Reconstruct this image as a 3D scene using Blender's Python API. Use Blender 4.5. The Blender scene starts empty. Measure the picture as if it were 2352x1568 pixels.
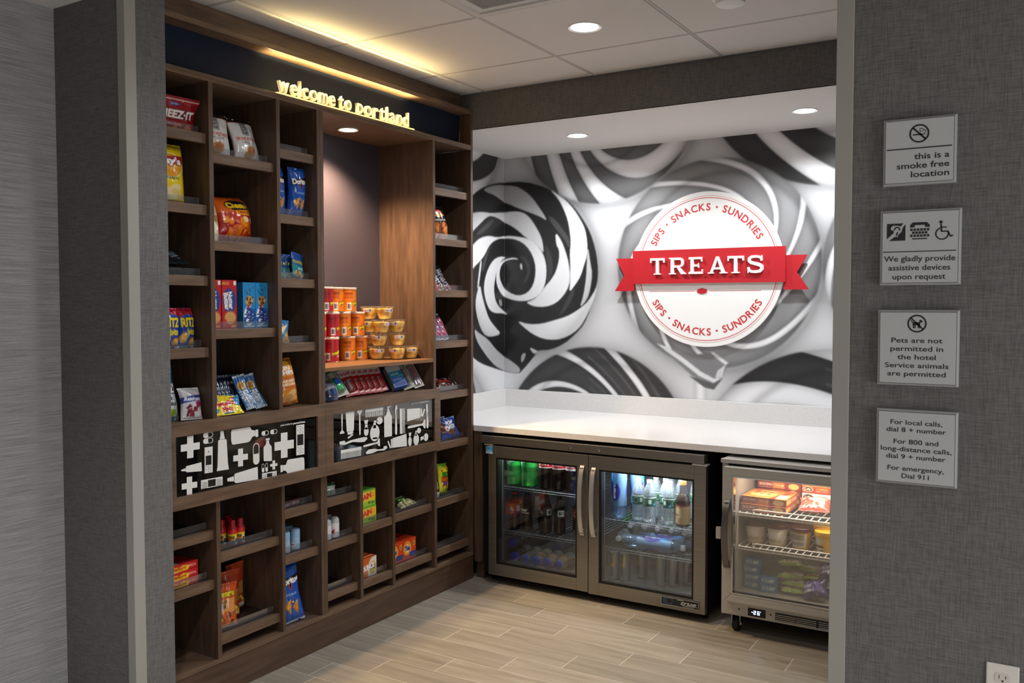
import bpy, math, random
import numpy as np
from mathutils import Matrix, Vector, Euler
R_ = math.radians
PI = math.pi
SC = bpy.context.scene
COL = SC.collection
rnd = random.Random(7)

# ------------------------------------------------------------------ camera, world, light, exposure
cam_d = bpy.data.cameras.new('camera'); cam = bpy.data.objects.new('camera', cam_d); COL.objects.link(cam)
cam_d.sensor_width = 36.0; cam_d.lens = 36.0 * 2047.54 / 2352.0; cam_d.clip_start = 0.05
_yaw, _pit, _rol = 0.548793, 0.0412541, -0.00069844
_fw = Vector((-math.sin(_yaw)*math.cos(_pit), math.cos(_yaw)*math.cos(_pit), -math.sin(_pit)))
_rt = Vector((math.cos(_yaw), math.sin(_yaw), 0)); _up = _rt.cross(_fw)
_r2 = _rt*math.cos(_rol) + _up*math.sin(_rol); _u2 = -_rt*math.sin(_rol) + _up*math.cos(_rol)
_m = Matrix((( _r2.x,_u2.x,-_fw.x, 2.61663),(_r2.y,_u2.y,-_fw.y,0.0),(_r2.z,_u2.z,-_fw.z,1.45),(0,0,0,1)))
cam.matrix_world = _m
SC.camera = cam
SC.view_settings.view_transform = 'Standard'; SC.view_settings.look = 'None'
SC.view_settings.gamma = 1.0; SC.view_settings.use_curve_mapping = False
SC.view_settings.exposure = 0.55
W = bpy.data.worlds.new('world'); SC.world = W; W.use_nodes = True
W.node_tree.nodes['Background'].inputs[0].default_value = (0.95, 0.96, 1.0, 1)
W.node_tree.nodes['Background'].inputs[1].default_value = 0.035

def lamp(name, kind, loc, power, col, rot=(0,0,0), size=0.1, size_y=None, angle=None, blend=0.5, radius=0.04, parent=None):
    l = bpy.data.lights.new(name, kind); l.energy = power; l.color = col
    if kind == 'AREA':
        l.size = size
        if size_y: l.shape = 'RECTANGLE'; l.size_y = size_y
    if kind == 'SPOT': l.spot_size = R_(angle or 120); l.spot_blend = blend; l.shadow_soft_size = radius
    if kind == 'POINT': l.shadow_soft_size = radius
    o = bpy.data.objects.new(name, l); COL.objects.link(o); o.location = loc; o.rotation_euler = rot
    return o
COOL = (0.97, 0.985, 1.0); WARM = (1.0, 0.66, 0.38); SIGNC = (1.0, 0.77, 0.34)
# hall ceiling lights out of view, and an added side fill
lamp('hall_panel_light', 'AREA', (4.2, -1.3, 2.38), 8, (1.0, 0.98, 0.96), size=1.2, size_y=0.6)
lamp('hall_downlight_lamp', 'SPOT', (1.3, 0.75, 2.44), 105, (1.0, 0.98, 0.96), angle=120, blend=1.0, radius=0.06)
lamp('hall_side_fill', 'AREA', (4.9, 1.15, 0.85), 24, (1.0, 0.985, 0.97), rot=(0, R_(90), R_(-3)), size=1.4, size_y=1.4)  # unseen fill panel, added to brighten the walls from the right
# recessed downlights of the alcove
DOWN = [(1.001, 3.195, 2.5445, 40, COOL), (1.001, 2.0, 2.5445, 14, COOL)]
SOFF = [(0.392, 4.317, 2.36, 42, COOL), (1.585, 4.329, 2.36, 42, COOL)]
for x, y, z, p, c in DOWN + SOFF:
    lamp('downlight_lamp', 'SPOT', (x, y, z-0.012), p, c, angle=155, blend=0.6, radius=0.05)
lamp('niche_downlight_lamp', 'SPOT', (-0.165, 3.115, 2.225), 75, WARM, angle=125, blend=0.8, radius=0.025)

# ------------------------------------------------------------------ materials
def lin(c):
    c = np.asarray(c, float); return np.where(c <= 0.04045, c/12.92, ((c+0.055)/1.055)**2.4)
def hx(s): return tuple(int(s[i:i+2], 16)/255 for i in (0, 2, 4))
def newmat(name):
    m = bpy.data.materials.new(name); m.use_nodes = True
    nt = m.node_tree; b = nt.nodes['Principled BSDF']; return m, nt, b
def L(nt, a, b): nt.links.new(a, b)
def mat(name, col, rough=0.5, metal=0.0, emit=None, es=1.0, bump=0, bscale=200, spec=0.5, coat=0):
    m, nt, b = newmat(name)
    c = tuple(lin(hx(col))) if isinstance(col, str) else col
    b.inputs['Base Color'].default_value = (*c, 1); b.inputs['Roughness'].default_value = rough
    b.inputs['Metallic'].default_value = metal; b.inputs['Specular IOR Level'].default_value = spec
    b.inputs['Coat Weight'].default_value = coat
    if emit: b.inputs['Emission Color'].default_value = (*emit, 1); b.inputs['Emission Strength'].default_value = es
    if bump:
        n = nt.nodes.new('ShaderNodeTexNoise'); n.inputs['Scale'].default_value = bscale
        u = nt.nodes.new('ShaderNodeBump'); u.inputs['Strength'].default_value = bump; u.inputs['Distance'].default_value = 0.002
        L(nt, n.outputs['Fac'], u.inputs['Height']); L(nt, u.outputs['Normal'], b.inputs['Normal'])
    return m
def stretched(nt, scale, vec=(1,1,1), detail=3, src='Object'):
    tc = nt.nodes.new('ShaderNodeTexCoord'); mp = nt.nodes.new('ShaderNodeMapping'); mp.inputs['Scale'].default_value = vec
    n = nt.nodes.new('ShaderNodeTexNoise'); n.inputs['Scale'].default_value = scale; n.inputs['Detail'].default_value = detail
    L(nt, tc.outputs[src], mp.inputs['Vector']); L(nt, mp.outputs[0], n.inputs['Vector']); return n
def ramp(nt, fac, stops):
    r = nt.nodes.new('ShaderNodeValToRGB'); e = r.color_ramp.elements
    while len(e) < len(stops): e.new(0.5)
    for k, (p, c) in enumerate(stops):
        e[k].position = p; e[k].color = (*(lin(hx(c)) if isinstance(c, str) else c), 1)
    L(nt, fac, r.inputs['Fac']); return r
def wood(name, dark, light, vec=(1,1,1), rough=0.42):
    m, nt, b = newmat(name)
    n = stretched(nt, 9, vec, 6); r = ramp(nt, n.outputs['Fac'], [(0.3, dark), (0.72, light)])
    L(nt, r.outputs[0], b.inputs['Base Color']); b.inputs['Roughness'].default_value = rough
    n2 = stretched(nt, 60, vec, 2); u = nt.nodes.new('ShaderNodeBump'); u.inputs['Strength'].default_value = 0.15; u.inputs['Distance'].default_value = 0.001
    L(nt, n2.outputs['Fac'], u.inputs['Height']); L(nt, u.outputs['Normal'], b.inputs['Normal']); return m
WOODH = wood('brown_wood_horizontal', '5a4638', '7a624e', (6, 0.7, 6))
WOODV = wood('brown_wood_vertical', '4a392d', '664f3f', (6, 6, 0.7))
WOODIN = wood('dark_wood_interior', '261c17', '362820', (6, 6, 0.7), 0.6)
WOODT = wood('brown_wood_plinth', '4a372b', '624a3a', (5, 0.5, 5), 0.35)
def weave(name, c0, c1, horiz=1.0, ribs=False):
    m, nt, b = newmat(name)
    if ribs:
        a = stretched(nt, 1, (7, 7, 300), 1); a2 = stretched(nt, 1, (60, 60, 520), 1)
    else:
        a = stretched(nt, 1, (28, 28, 430), 2); a2 = stretched(nt, 1, (430, 430, 28), 2)
    mx = nt.nodes.new('ShaderNodeMath'); mx.operation = 'ADD'; ma = nt.nodes.new('ShaderNodeMath'); ma.operation = 'MULTIPLY'; ma.inputs[1].default_value = 0.5 if not ribs else 1.0; L(nt, a.outputs['Fac'], ma.inputs[0]); L(nt, ma.outputs[0], mx.inputs[0])
    mm = nt.nodes.new('ShaderNodeMath'); mm.operation = 'MULTIPLY'; mm.inputs[1].default_value = 0.5 if not ribs else 0.35
    L(nt, a2.outputs['Fac'], mm.inputs[0]); L(nt, mm.outputs[0], mx.inputs[1])
    r = ramp(nt, mx.outputs[0], [(0.32 if not ribs else 0.4, c0), (0.68 if not ribs else 0.95, c1)])
    m_lo = nt.nodes.new('ShaderNodeMath')
    L(nt, r.outputs[0], b.inputs['Base Color']); b.inputs['Roughness'].default_value = 0.75; b.inputs['Specular IOR Level'].default_value = 0.3
    u = nt.nodes.new('ShaderNodeBump'); u.inputs['Strength'].default_value = 0.5 if not ribs else 0.8; u.inputs['Distance'].default_value = 0.001 if not ribs else 0.003
    L(nt, mx.outputs[0], u.inputs['Height']); L(nt, u.outputs['Normal'], b.inputs['Normal']); return m
WEAVE = weave('grey_woven_wallcovering', '5b5a5a', '7e7d7d')
RIB = weave('ribbed_wallcovering', '8e8e91', 'b6b6b9', ribs=True)
CEILM = mat('ceiling_tile_white', 'd9d6d3', 0.9, bump=0.15, bscale=500)
SOFM = mat('soffit_paint', 'dcdad8', 0.8)
TRIMG = mat('grey_painted_trim', 'a5a49e', 0.5)
TEE = mat('ceiling_tee_grey', 'b8b5b2', 0.6)
BLACK = mat('black_plastic', '08080a', 0.45); BLACKM = mat('black_cabinet_steel', '0b0c0e', 0.5)
DARKG = mat('dark_gap', '1a1a1c', 0.8)
NAVY = mat('navy_painted_panel', '1a2436', 0.7, spec=0.2); PLUM = mat('plum_grey_laminate', '433f49', 0.28)
WHITE = mat('white_plastic', 'eeeeec', 0.4); WHITEP = mat('white_print', 'e9e9e7', 0.6)
CREAM = mat('cream_plastic', 'e9e6cf', 0.4)
CHROME = mat('chrome', 'd0d0d0', 0.15, 1.0); HANDLE = mat('brushed_handle', 'c4c5c8', 0.32, 0.75); WIRE = mat('wire_rack_grey', 'b5b7ba', 0.3, 0.9); WIREW = mat('wire_rack_white', 'dcdad2', 0.45)
RED = mat('ribbon_red', 'bb1d28', 0.45); REDP = mat('red_print', 'c43a3c', 0.6); SIGNW = mat('sign_white', 'f2f1ef', 0.45)
INK = mat('charcoal_ink', '26252b', 0.6); PLAQ = mat('silver_grey_plaque', 'c6c9cb', 0.45, 0.1); PLAQE = mat('plaque_bevel', 'b4b7b8', 0.3, 0.2)
LINER = mat('fridge_liner_grey', '8c9092', 0.35, 0.3); LINERW = mat('freezer_liner_white', '8c8881', 0.5)
SINT = mat('caster_rubber', '0c0c0c', 0.6)
def steel(name, c0, c1, rough=0.34, met=0.8):
    m, nt, b = newmat(name)
    n = stretched(nt, 3, (1, 1, 130), 3); r = ramp(nt, n.outputs['Fac'], [(0.3, c0), (0.7, c1)])
    L(nt, r.outputs[0], b.inputs['Base Color']); b.inputs['Metallic'].default_value = met; b.inputs['Roughness'].default_value = rough
    b.inputs['Anisotropic'].default_value = 0.5; return m
STEEL = steel('brushed_stainless', '85807a', '98938c', 0.33, 0.85); STEELL = steel('light_stainless', 'aeaba5', 'c0bdb7', 0.38, 0.45)
def quartz():
    m, nt, b = newmat('speckled_quartz')
    n = stretched(nt, 700, (1,1,1), 1); r = ramp(nt, n.outputs['Fac'], [(0.30, 'c0bebc'), (0.42, 'e2e1e0'), (0.6, 'e8e7e6')])
    L(nt, r.outputs[0], b.inputs['Base Color']); b.inputs['Roughness'].default_value = 0.18; return m
QUARTZ = quartz()
def plankmat():
    m, nt, b = newmat('wood_look_tile')
    oi = nt.nodes.new('ShaderNodeObjectInfo'); tc = nt.nodes.new('ShaderNodeTexCoord')
    ad = nt.nodes.new('ShaderNodeVectorMath'); ad.operation = 'ADD'
    sc = nt.nodes.new('ShaderNodeVectorMath'); sc.operation = 'SCALE'; sc.inputs['Scale'].default_value = 37.0
    cb = nt.nodes.new('ShaderNodeCombineXYZ'); L(nt, oi.outputs['Random'], cb.inputs[0]); L(nt, oi.outputs['Random'], cb.inputs[1]); L(nt, cb.outputs[0], sc.inputs[0])
    L(nt, tc.outputs['Object'], ad.inputs[0]); L(nt, sc.outputs[0], ad.inputs[1])
    mp = nt.nodes.new('ShaderNodeMapping'); mp.inputs['Scale'].default_value = (1.3, 14, 1); L(nt, ad.outputs[0], mp.inputs['Vector'])
    n = nt.nodes.new('ShaderNodeTexNoise'); n.inputs['Scale'].default_value = 2.2; n.inputs['Detail'].default_value = 6; n.inputs['Distortion'].default_value = 0.6
    L(nt, mp.outputs[0], n.inputs['Vector'])
    r = ramp(nt, n.outputs['Fac'], [(0.25, '80786c'), (0.5, '90887c'), (0.75, '9d9589')])
    hv = nt.nodes.new('ShaderNodeHueSaturation'); L(nt, r.outputs[0], hv.inputs['Color'])
    mr = nt.nodes.new('ShaderNodeMapRange'); mr.inputs['To Min'].default_value = 0.88; mr.inputs['To Max'].default_value = 1.1
    L(nt, oi.outputs['Random'], mr.inputs['Value']); L(nt, mr.outputs[0], hv.inputs['Value'])
    L(nt, hv.outputs[0], b.inputs['Base Color']); b.inputs['Roughness'].default_value = 0.38; return m
PLANK = plankmat(); GROUT = mat('pale_grout', 'cfc9c0', 0.8)
def printed(name, rough, bump=0.0, coat=0.0, bs=60):
    m, nt, b = newmat(name)
    a = nt.nodes.new('ShaderNodeAttribute'); a.attribute_name = 'Col'; L(nt, a.outputs['Color'], b.inputs['Base Color'])
    b.inputs['Roughness'].default_value = rough; b.inputs['Coat Weight'].default_value = coat
    if bump:
        n = stretched(nt, bs, (1, 1, 0.5), 3); u = nt.nodes.new('ShaderNodeBump'); u.inputs['Strength'].default_value = bump; u.inputs['Distance'].default_value = 0.006
        L(nt, n.outputs['Fac'], u.inputs['Height']); L(nt, u.outputs['Normal'], b.inputs['Normal'])
    return m
FILM = printed('printed_film', 0.22, 0.35, 0.3); CARD = printed('printed_card', 0.42); MURAL = printed('mural_vinyl', 0.33)
def glassy(name, tint=(1,1,1), refl=0.06, rough=0.03, body=None, alpha=0.0, gcol=(1,1,1), rmax=0.75):
    m = bpy.data.materials.new(name); m.use_nodes = True; nt = m.node_tree; nt.nodes.clear()
    out = nt.nodes.new('ShaderNodeOutputMaterial'); t = nt.nodes.new('ShaderNodeBsdfTransparent'); t.inputs[0].default_value = (*tint, 1)
    g = nt.nodes.new('ShaderNodeBsdfGlossy'); g.inputs['Roughness'].default_value = rough; g.inputs[0].default_value = (*gcol, 1)
    f = nt.nodes.new('ShaderNodeLayerWeight'); f.inputs['Blend'].default_value = 0.35
    mr = nt.nodes.new('ShaderNodeMapRange'); mr.inputs['To Min'].default_value = refl; mr.inputs['To Max'].default_value = min(1, refl+rmax); L(nt, f.outputs['Fresnel'], mr.inputs['Value'])
    src = t.outputs[0]
    if body:
        d = nt.nodes.new('ShaderNodeBsdfDiffuse'); d.inputs[0].default_value = (*body, 1)
        mx0 = nt.nodes.new('ShaderNodeMixShader'); mx0.inputs[0].default_value = alpha; L(nt, t.outputs[0], mx0.inputs[1]); L(nt, d.outputs[0], mx0.inputs[2]); src = mx0.outputs[0]
    mx = nt.nodes.new('ShaderNodeMixShader'); L(nt, mr.outputs[0], mx.inputs[0]); L(nt, src, mx.inputs[1]); L(nt, g.outputs[0], mx.inputs[2])
    L(nt, mx.outputs[0], out.inputs[0]); return m
GLASS = glassy('door_glass', (0.86, 0.88, 0.88), 0.035); GLASSF = glassy('foggy_freezer_glass', (0.93, 0.92, 0.9), 0.05, 0.05, (0.8, 0.78, 0.74), 0.055)
GLASSC = glassy('smoked_cabinet_glass', (0.45, 0.45, 0.47), 0.028)
ACRYL = glassy('clear_acrylic', (0.94, 0.95, 0.96), 0.015, 0.15, (0.35, 0.36, 0.40), 0.045, rmax=0.22)
ACRE = glassy('acrylic_blister', (0.95, 0.96, 0.97), 0.10, 0.08, (0.7, 0.72, 0.75), 0.10)
PETC = glassy('clear_bottle_plastic', (0.84, 0.90, 0.92), 0.12, 0.08, (0.8, 0.88, 0.92), 0.17)
PETG = glassy('green_bottle_plastic', (0.10, 0.55, 0.16), 0.08, 0.06, (0.05, 0.5, 0.1), 0.45)
PETB = glassy('blue_tint_bottle', (0.6, 0.78, 0.95), 0.10, 0.08, (0.35, 0.6, 0.9), 0.15)
PETD = glassy('dark_bottle_plastic', (0.6, 0.55, 0.52), 0.05, 0.07, (0.05, 0.02, 0.02), 0.10, rmax=0.4)
COLA = mat('cola_brown', '120806', 0.08, coat=0.3); TEA = mat('tea_brown', '4a2810', 0.1, coat=0.4); JUICE = mat('orange_drink', 'e39a1e', 0.2); PURPD = mat('pinkish_brown_drink', '6b332c', 0.2)
CUPP = glassy('cup_plastic', (0.98, 0.97, 0.95), 0.05, 0.08, (0.9, 0.85, 0.75), 0.03, rmax=.4)
FRUIT = None
def fruitmat():
    m, nt, b = newmat('peach_slices')
    tc = nt.nodes.new('ShaderNodeTexCoord'); v = nt.nodes.new('ShaderNodeTexVoronoi'); v.inputs['Scale'].default_value = 42; L(nt, tc.outputs['Object'], v.inputs['Vector'])
    r = ramp(nt, v.outputs['Distance'], [(0.0, 'fdeb96'), (0.45, 'f4cc62'), (0.8, 'd09a3c')]); L(nt, r.outputs[0], b.inputs['Base Color'])
    b.inputs['Roughness'].default_value = 0.25; u = nt.nodes.new('ShaderNodeBump'); u.inputs['Distance'].default_value = 0.004; u.invert = True
    L(nt, v.outputs['Distance'], u.inputs['Height']); L(nt, u.outputs['Normal'], b.inputs['Normal']); return m
FRUIT = fruitmat()
EMITW = mat('lamp_lens', 'ffffff', 0.5, emit=(1, 0.98, 0.95), es=14); EMITN = mat('niche_lamp_lens', 'ffffff', 0.5, emit=(1, 0.85, 0.65), es=12)
LETF = mat('glowing_letter_face', 'b5aa8c', 0.5, emit=(1.0, 0.86, 0.6), es=.15)
RAILG = mat('glowing_letter_rail', 'f0d890', 0.5, emit=(1.0, 0.74, 0.22), es=1.1)
LEDB = mat('display_digits', 'c0d8ff', 0.5, emit=(0.5, 0.75, 1.0), es=4.0)
LEDT = mat('cooler_light_tube', 'ffffff', 0.5, emit=(0.9, 0.95, 1.0), es=5)

# ------------------------------------------------------------------ mesh helpers
class B:
    def __init__(s): s.v = []; s.f = []
    def add(s, v, f):
        n = len(s.v); s.v += [tuple(p) for p in v]; s.f += [tuple(i+n for i in q) for q in f]; return s
    def box(s, x0, x1, y0, y1, z0, z1, M=None):
        v = [(x0,y0,z0),(x1,y0,z0),(x1,y1,z0),(x0,y1,z0),(x0,y0,z1),(x1,y0,z1),(x1,y1,z1),(x0,y1,z1)]
        if M is not None: v = [tuple(M @ Vector(p)) for p in v]
        return s.add(v, [(0,3,2,1),(4,5,6,7),(0,1,5,4),(1,2,6,5),(2,3,7,6),(3,0,4,7)])
    def prism(s, pts, d0, d1, ax='y', M=None):   # polygon pts (a,b) extruded along ax; pts counter-clockwise seen from -ax
        n = len(pts)
        def P(a, b, d): return {'y': (a, d, b), 'x': (d, a, b), 'z': (a, b, d)}[ax]
        v = [P(a, b, d0) for a, b in pts] + [P(a, b, d1) for a, b in pts]
        if M is not None: v = [tuple(M @ Vector(p)) for p in v]
        return s.add(v, [tuple(range(n)), tuple(range(2*n-1, n-1, -1))] + [(i, i+n, (i+1) % n + n, (i+1) % n) for i in range(n)])
    def tube(s, pts, r, seg=6, closed=False):
        pts = [Vector(p) for p in pts]; n = len(pts); base = len(s.v)
        for i, p in enumerate(pts):
            t = (pts[min(i+1, n-1)] - pts[max(i-1, 0)]).normalized()
            a = t.cross(Vector((0,0,1)));
            if a.length < 1e-3: a = t.cross(Vector((1,0,0)))
            a.normalize(); b = t.cross(a)
            for k in range(seg):
                an = 2*PI*k/seg; s.v.append(tuple(p + a*math.cos(an)*r + b*math.sin(an)*r))
        for i in range(n-1):
            for k in range(seg):
                s.f.append((base+i*seg+k, base+i*seg+(k+1) % seg, base+(i+1)*seg+(k+1) % seg, base+(i+1)*seg+k))
        s.f.append(tuple(base+k for k in range(seg))); s.f.append(tuple(base+(n-1)*seg+k for k in reversed(range(seg))))
        return s
    def lathe(s, prof, seg=24, c=(0,0,0), axis='z', cap=True):
        base = len(s.v)
        for r, z in prof:
            for k in range(seg):
                a = 2*PI*k/seg; p = (r*math.cos(a), r*math.sin(a), z)
                if axis == 'y': p = (p[0], -p[2], p[1])
                if axis == 'x': p = (p[2], p[0], p[1])
                s.v.append((p[0]+c[0], p[1]+c[1], p[2]+c[2]))
        for i in range(len(prof)-1):
            for k in range(seg):
                s.f.append((base+i*seg+k, base+i*seg+(k+1) % seg, base+(i+1)*seg+(k+1) % seg, base+(i+1)*seg+k))
        if cap:
            if prof[0][0] > 1e-6: s.f.append(tuple(base+k for k in reversed(range(seg))))
            if prof[-1][0] > 1e-6: s.f.append(tuple(base+(len(prof)-1)*seg+k for k in range(seg)))
        return s
ORG = {}
def to_mesh(name, v, f, m=None, smooth=False, cols=None):
    me = bpy.data.meshes.new(name); me.from_pydata([tuple(p) for p in v] if not isinstance(v, np.ndarray) else v.tolist(), [], f); me.update()
    if m: me.materials.append(m)
    if smooth: me.polygons.foreach_set('use_smooth', [True]*len(me.polygons))
    if cols is not None:
        a = me.color_attributes.new('Col', 'FLOAT_COLOR', 'POINT')
        c4 = np.ones((len(cols), 4), np.float32); c4[:, :3] = lin(cols); a.data.foreach_set('color', c4.ravel())
    return me
def link(name, me, parent=None, loc=(0,0,0), rot=(0,0,0)):
    o = bpy.data.objects.new(name, me); COL.objects.link(o); o.parent = parent; o.location = loc; o.rotation_euler = rot; return o
def obj(name, b, m, parent=None, smooth=False, bevel=0.0, label=None, shift=True):
    v = b.v
    if parent is not None and shift and parent.name in ORG:
        q = ORG[parent.name]; v = [(p[0]-q[0], p[1]-q[1], p[2]-q[2]) for p in v]
    o = link(name, to_mesh(name, v, b.f, m, smooth), parent)
    if parent is not None and shift and parent.name in ORG: ORG[o.name] = ORG[parent.name]
    if smooth: shade_auto(o)
    if bevel:
        md = o.modifiers.new('bevel', 'BEVEL'); md.width = bevel; md.segments = 2; md.limit_method = 'ANGLE'
    if label: o['label'] = label
    return o
def shade_auto(o):
    try: o.data.set_sharp_from_angle(angle=R_(40))
    except Exception: pass
def tag(o, label, cat, group=None, kind=None):
    o['label'] = label; o['category'] = cat
    if group: o['group'] = group
    if kind: o['kind'] = kind
    return o
def thing(name, label, cat, loc=(0,0,0), rot=(0,0,0), group=None, world=False):
    o = bpy.data.objects.new(name, None); COL.objects.link(o); o.location = loc; o.rotation_euler = rot; o.empty_display_size = 0.05
    if world: ORG[o.name] = loc
    return tag(o, label, cat, group)
def struct(name, b, m, bevel=0.0):
    o = obj(name, b, m, None, bevel=bevel); o['kind'] = 'structure'; ORG[o.name] = (0,0,0); return o
def dup(root, loc, rot, label, group=None):
    r = root.copy(); COL.objects.link(r); r.location = loc; r.rotation_euler = rot; r['label'] = label
    if group: r['group'] = group
    for ch in list(root.children):
        c = ch.copy(); COL.objects.link(c); c.parent = r
        for g in list(ch.children):
            d = g.copy(); COL.objects.link(d); d.parent = c
    return r

# text -> triangles (built-in font)
_TX = {}
def text_tris(s, off=0.0):
    key = (s, off)
    if key in _TX: return _TX[key]
    cu = bpy.data.curves.new('t', 'FONT'); cu.body = s; cu.offset = off; cu.resolution_u = 3; cu.fill_mode = 'FRONT'
    o = bpy.data.objects.new('t', cu); COL.objects.link(o)
    me = bpy.data.meshes.new_from_object(o.evaluated_get(bpy.context.evaluated_depsgraph_get()))
    v = np.array([p.co[:2] for p in me.vertices]).reshape(-1, 2)
    me.calc_loop_triangles(); t = np.array([l.vertices[:] for l in me.loop_triangles], int).reshape(-1, 3)
    adv = v[:, 0].max() if len(v) else 0.3
    bpy.data.objects.remove(o); bpy.data.curves.remove(cu); bpy.data.meshes.remove(me)
    _TX[key] = (v, t, adv); return _TX[key]
CAP = 0.73
def text_body(b, s, h, x, z, y0, y1, align='c', off=0.012, width=None, rot=0.0, M=None, shear=0.0, vc='base'):
    """flat lettering in the xz plane, front towards -y, extruded from y0 (front) to y1"""
    cu = bpy.data.curves.new('t', 'FONT'); cu.body = s; cu.offset = off; cu.resolution_u = 4; cu.shear = shear
    cu.extrude = 0.5
    o = bpy.data.objects.new('t', cu); COL.objects.link(o)
    me = bpy.data.meshes.new_from_object(o.evaluated_get(bpy.context.evaluated_depsgraph_get()))
    v = np.array([p.co[:] for p in me.vertices]); f = [tuple(p.vertices) for p in me.polygons]
    bpy.data.objects.remove(o); bpy.data.curves.remove(cu); bpy.data.meshes.remove(me)
    k = h/CAP; x0, x1 = v[:, 0].min(), v[:, 0].max(); w = (x1-x0)*k; kx = k if width is None else width/(x1-x0)
    ax = {'c': (x0+x1)/2, 'l': x0, 'r': x1}[align]
    a = (v[:, 0]-ax)*kx; c = v[:, 1]*k - (0 if vc == 'base' else h/2)
    ca, sa = math.cos(rot), math.sin(rot)
    P = np.stack([x + a*ca - c*sa, np.where(v[:, 2] > 0, y0, y1), z + a*sa + c*ca], 1)
    P = [tuple(p) if M is None else tuple(M @ Vector(p)) for p in P]
    b.add(P, f); return w

# ------------------------------------------------------------------ print canvas (numpy) for package artwork
class CV:
    def __init__(s, w, h, bg, res=900):
        s.w, s.h, s.res = w, h, res; s.W = max(4, int(w*res)); s.H = max(4, int(h*res)); s.bg = hx(bg)
        s.a = np.empty((s.H, s.W, 3)); s.a[:] = s.bg
        s.X, s.Y = np.meshgrid((np.arange(s.W)+.5)/s.W, (np.arange(s.H)+.5)/s.H)
    def put(s, m, c): s.a[m] = hx(c); return s
    def rect(s, x0, y0, x1, y1, c): return s.put((s.X >= x0) & (s.X <= x1) & (s.Y >= y0) & (s.Y <= y1), c)
    def ell(s, cx, cy, rx, ry, c, rot=0.0):
        dx = (s.X-cx)*s.w; dy = (s.Y-cy)*s.h; ca, sa = math.cos(rot), math.sin(rot)
        return s.put(((dx*ca+dy*sa)/(rx*s.w))**2 + ((-dx*sa+dy*ca)/(ry*s.h))**2 < 1, c)
    def poly(s, pts, c):
        m = np.zeros(s.X.shape, bool); n = len(pts)
        for i in range(n):
            (x1, y1), (x2, y2) = pts[i], pts[(i+1) % n]
            if y1 == y2: continue
            m ^= ((s.Y > min(y1, y2)) & (s.Y <= max(y1, y2)) & (s.X < (s.Y-y1)*(x2-x1)/(y2-y1)+x1))
        return s.put(m, c)
    def spots(s, cols, n, x0, y0, x1, y1, r, seed=1):
        q = random.Random(seed)
        for i in range(n): s.ell(q.uniform(x0, x1), q.uniform(y0, y1), r*q.uniform(.6, 1.4)/s.w, r*q.uniform(.5, 1.1)/s.h, q.choice(cols), q.uniform(0, 3))
        return s
    def bars(s, x0, y0, x1, y1, n=9, bg='f4f4f0', c='222222'):
        s.rect(x0, y0, x1, y1, bg)
        for i in range(n): t = x0+(x1-x0)*(i+.6)/(n+.4); s.rect(t, y0+(y1-y0)*.15, t+(x1-x0)*.4/n*(1+i % 2*.5), y1-(y1-y0)*.15, c)
        return s
    def text(s, t, cx, cy, h, c, width=None, rot=0.0, off=0.02, out=None, ow=0.004, shear=0.0):
        if out: s.text(t, cx, cy, h, out, width, rot, off + ow*CAP/(h*s.h), shear=shear)
        v, tr, adv = text_tris(t, off)
        if not len(v): return s
        k = h*s.h/CAP; x0, x1 = v[:, 0].min(), v[:, 0].max(); kx = k if width is None else width*s.w/(x1-x0)
        a = (v[:, 0]-(x0+x1)/2)*kx + shear*v[:, 1]*k; b = v[:, 1]*k - h*s.h/2; ca, sa = math.cos(rot), math.sin(rot)
        P = np.stack([(cx*s.w + a*ca - b*sa)*s.res, (cy*s.h + a*sa + b*ca)*s.res], 1)
        m = np.zeros((s.H, s.W), bool)
        for i, j, l in tr:
            A, Bq, Cq = P[i], P[j], P[l]
            xa = max(0, int(min(A[0], Bq[0], Cq[0]))); xb = min(s.W, int(max(A[0], Bq[0], Cq[0]))+2)
            ya = max(0, int(min(A[1], Bq[1], Cq[1]))); yb = min(s.H, int(max(A[1], Bq[1], Cq[1]))+2)
            if xa >= xb or ya >= yb: continue
            gx, gy = np.meshgrid(np.arange(xa, xb)+.5, np.arange(ya, yb)+.5)
            d1 = (gx-A[0])*(Bq[1]-A[1])-(gy-A[1])*(Bq[0]-A[0]); d2 = (gx-Bq[0])*(Cq[1]-Bq[1])-(gy-Bq[1])*(Cq[0]-Bq[0]); d3 = (gx-Cq[0])*(A[1]-Cq[1])-(gy-Cq[1])*(A[0]-Cq[0])
            m[ya:yb, xa:xb] |= ((d1 >= 0) & (d2 >= 0) & (d3 >= 0)) | ((d1 <= 0) & (d2 <= 0) & (d3 <= 0))
        return s.put(m, c)
    def sample(s, u, v):
        if not hasattr(s, 'bl'):
            p = np.pad(s.a, ((1,1),(1,1),(0,0)), 'edge'); s.bl = (p[:-2,1:-1]+p[2:,1:-1]+p[1:-1,:-2]+p[1:-1,2:]+2*p[1:-1,1:-1])/6
        x = np.clip(u*s.W-.5, 0, s.W-1.001); y = np.clip(v*s.H-.5, 0, s.H-1.001); i = x.astype(int); j = y.astype(int); i = np.minimum(i, s.W-2); j = np.minimum(j, s.H-2)
        fx = (x-i)[..., None]; fy = (y-j)[..., None]; a = s.bl
        return a[j, i]*(1-fx)*(1-fy)+a[j, i+1]*fx*(1-fy)+a[j+1, i]*(1-fx)*fy+a[j+1, i+1]*fx*fy

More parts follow.
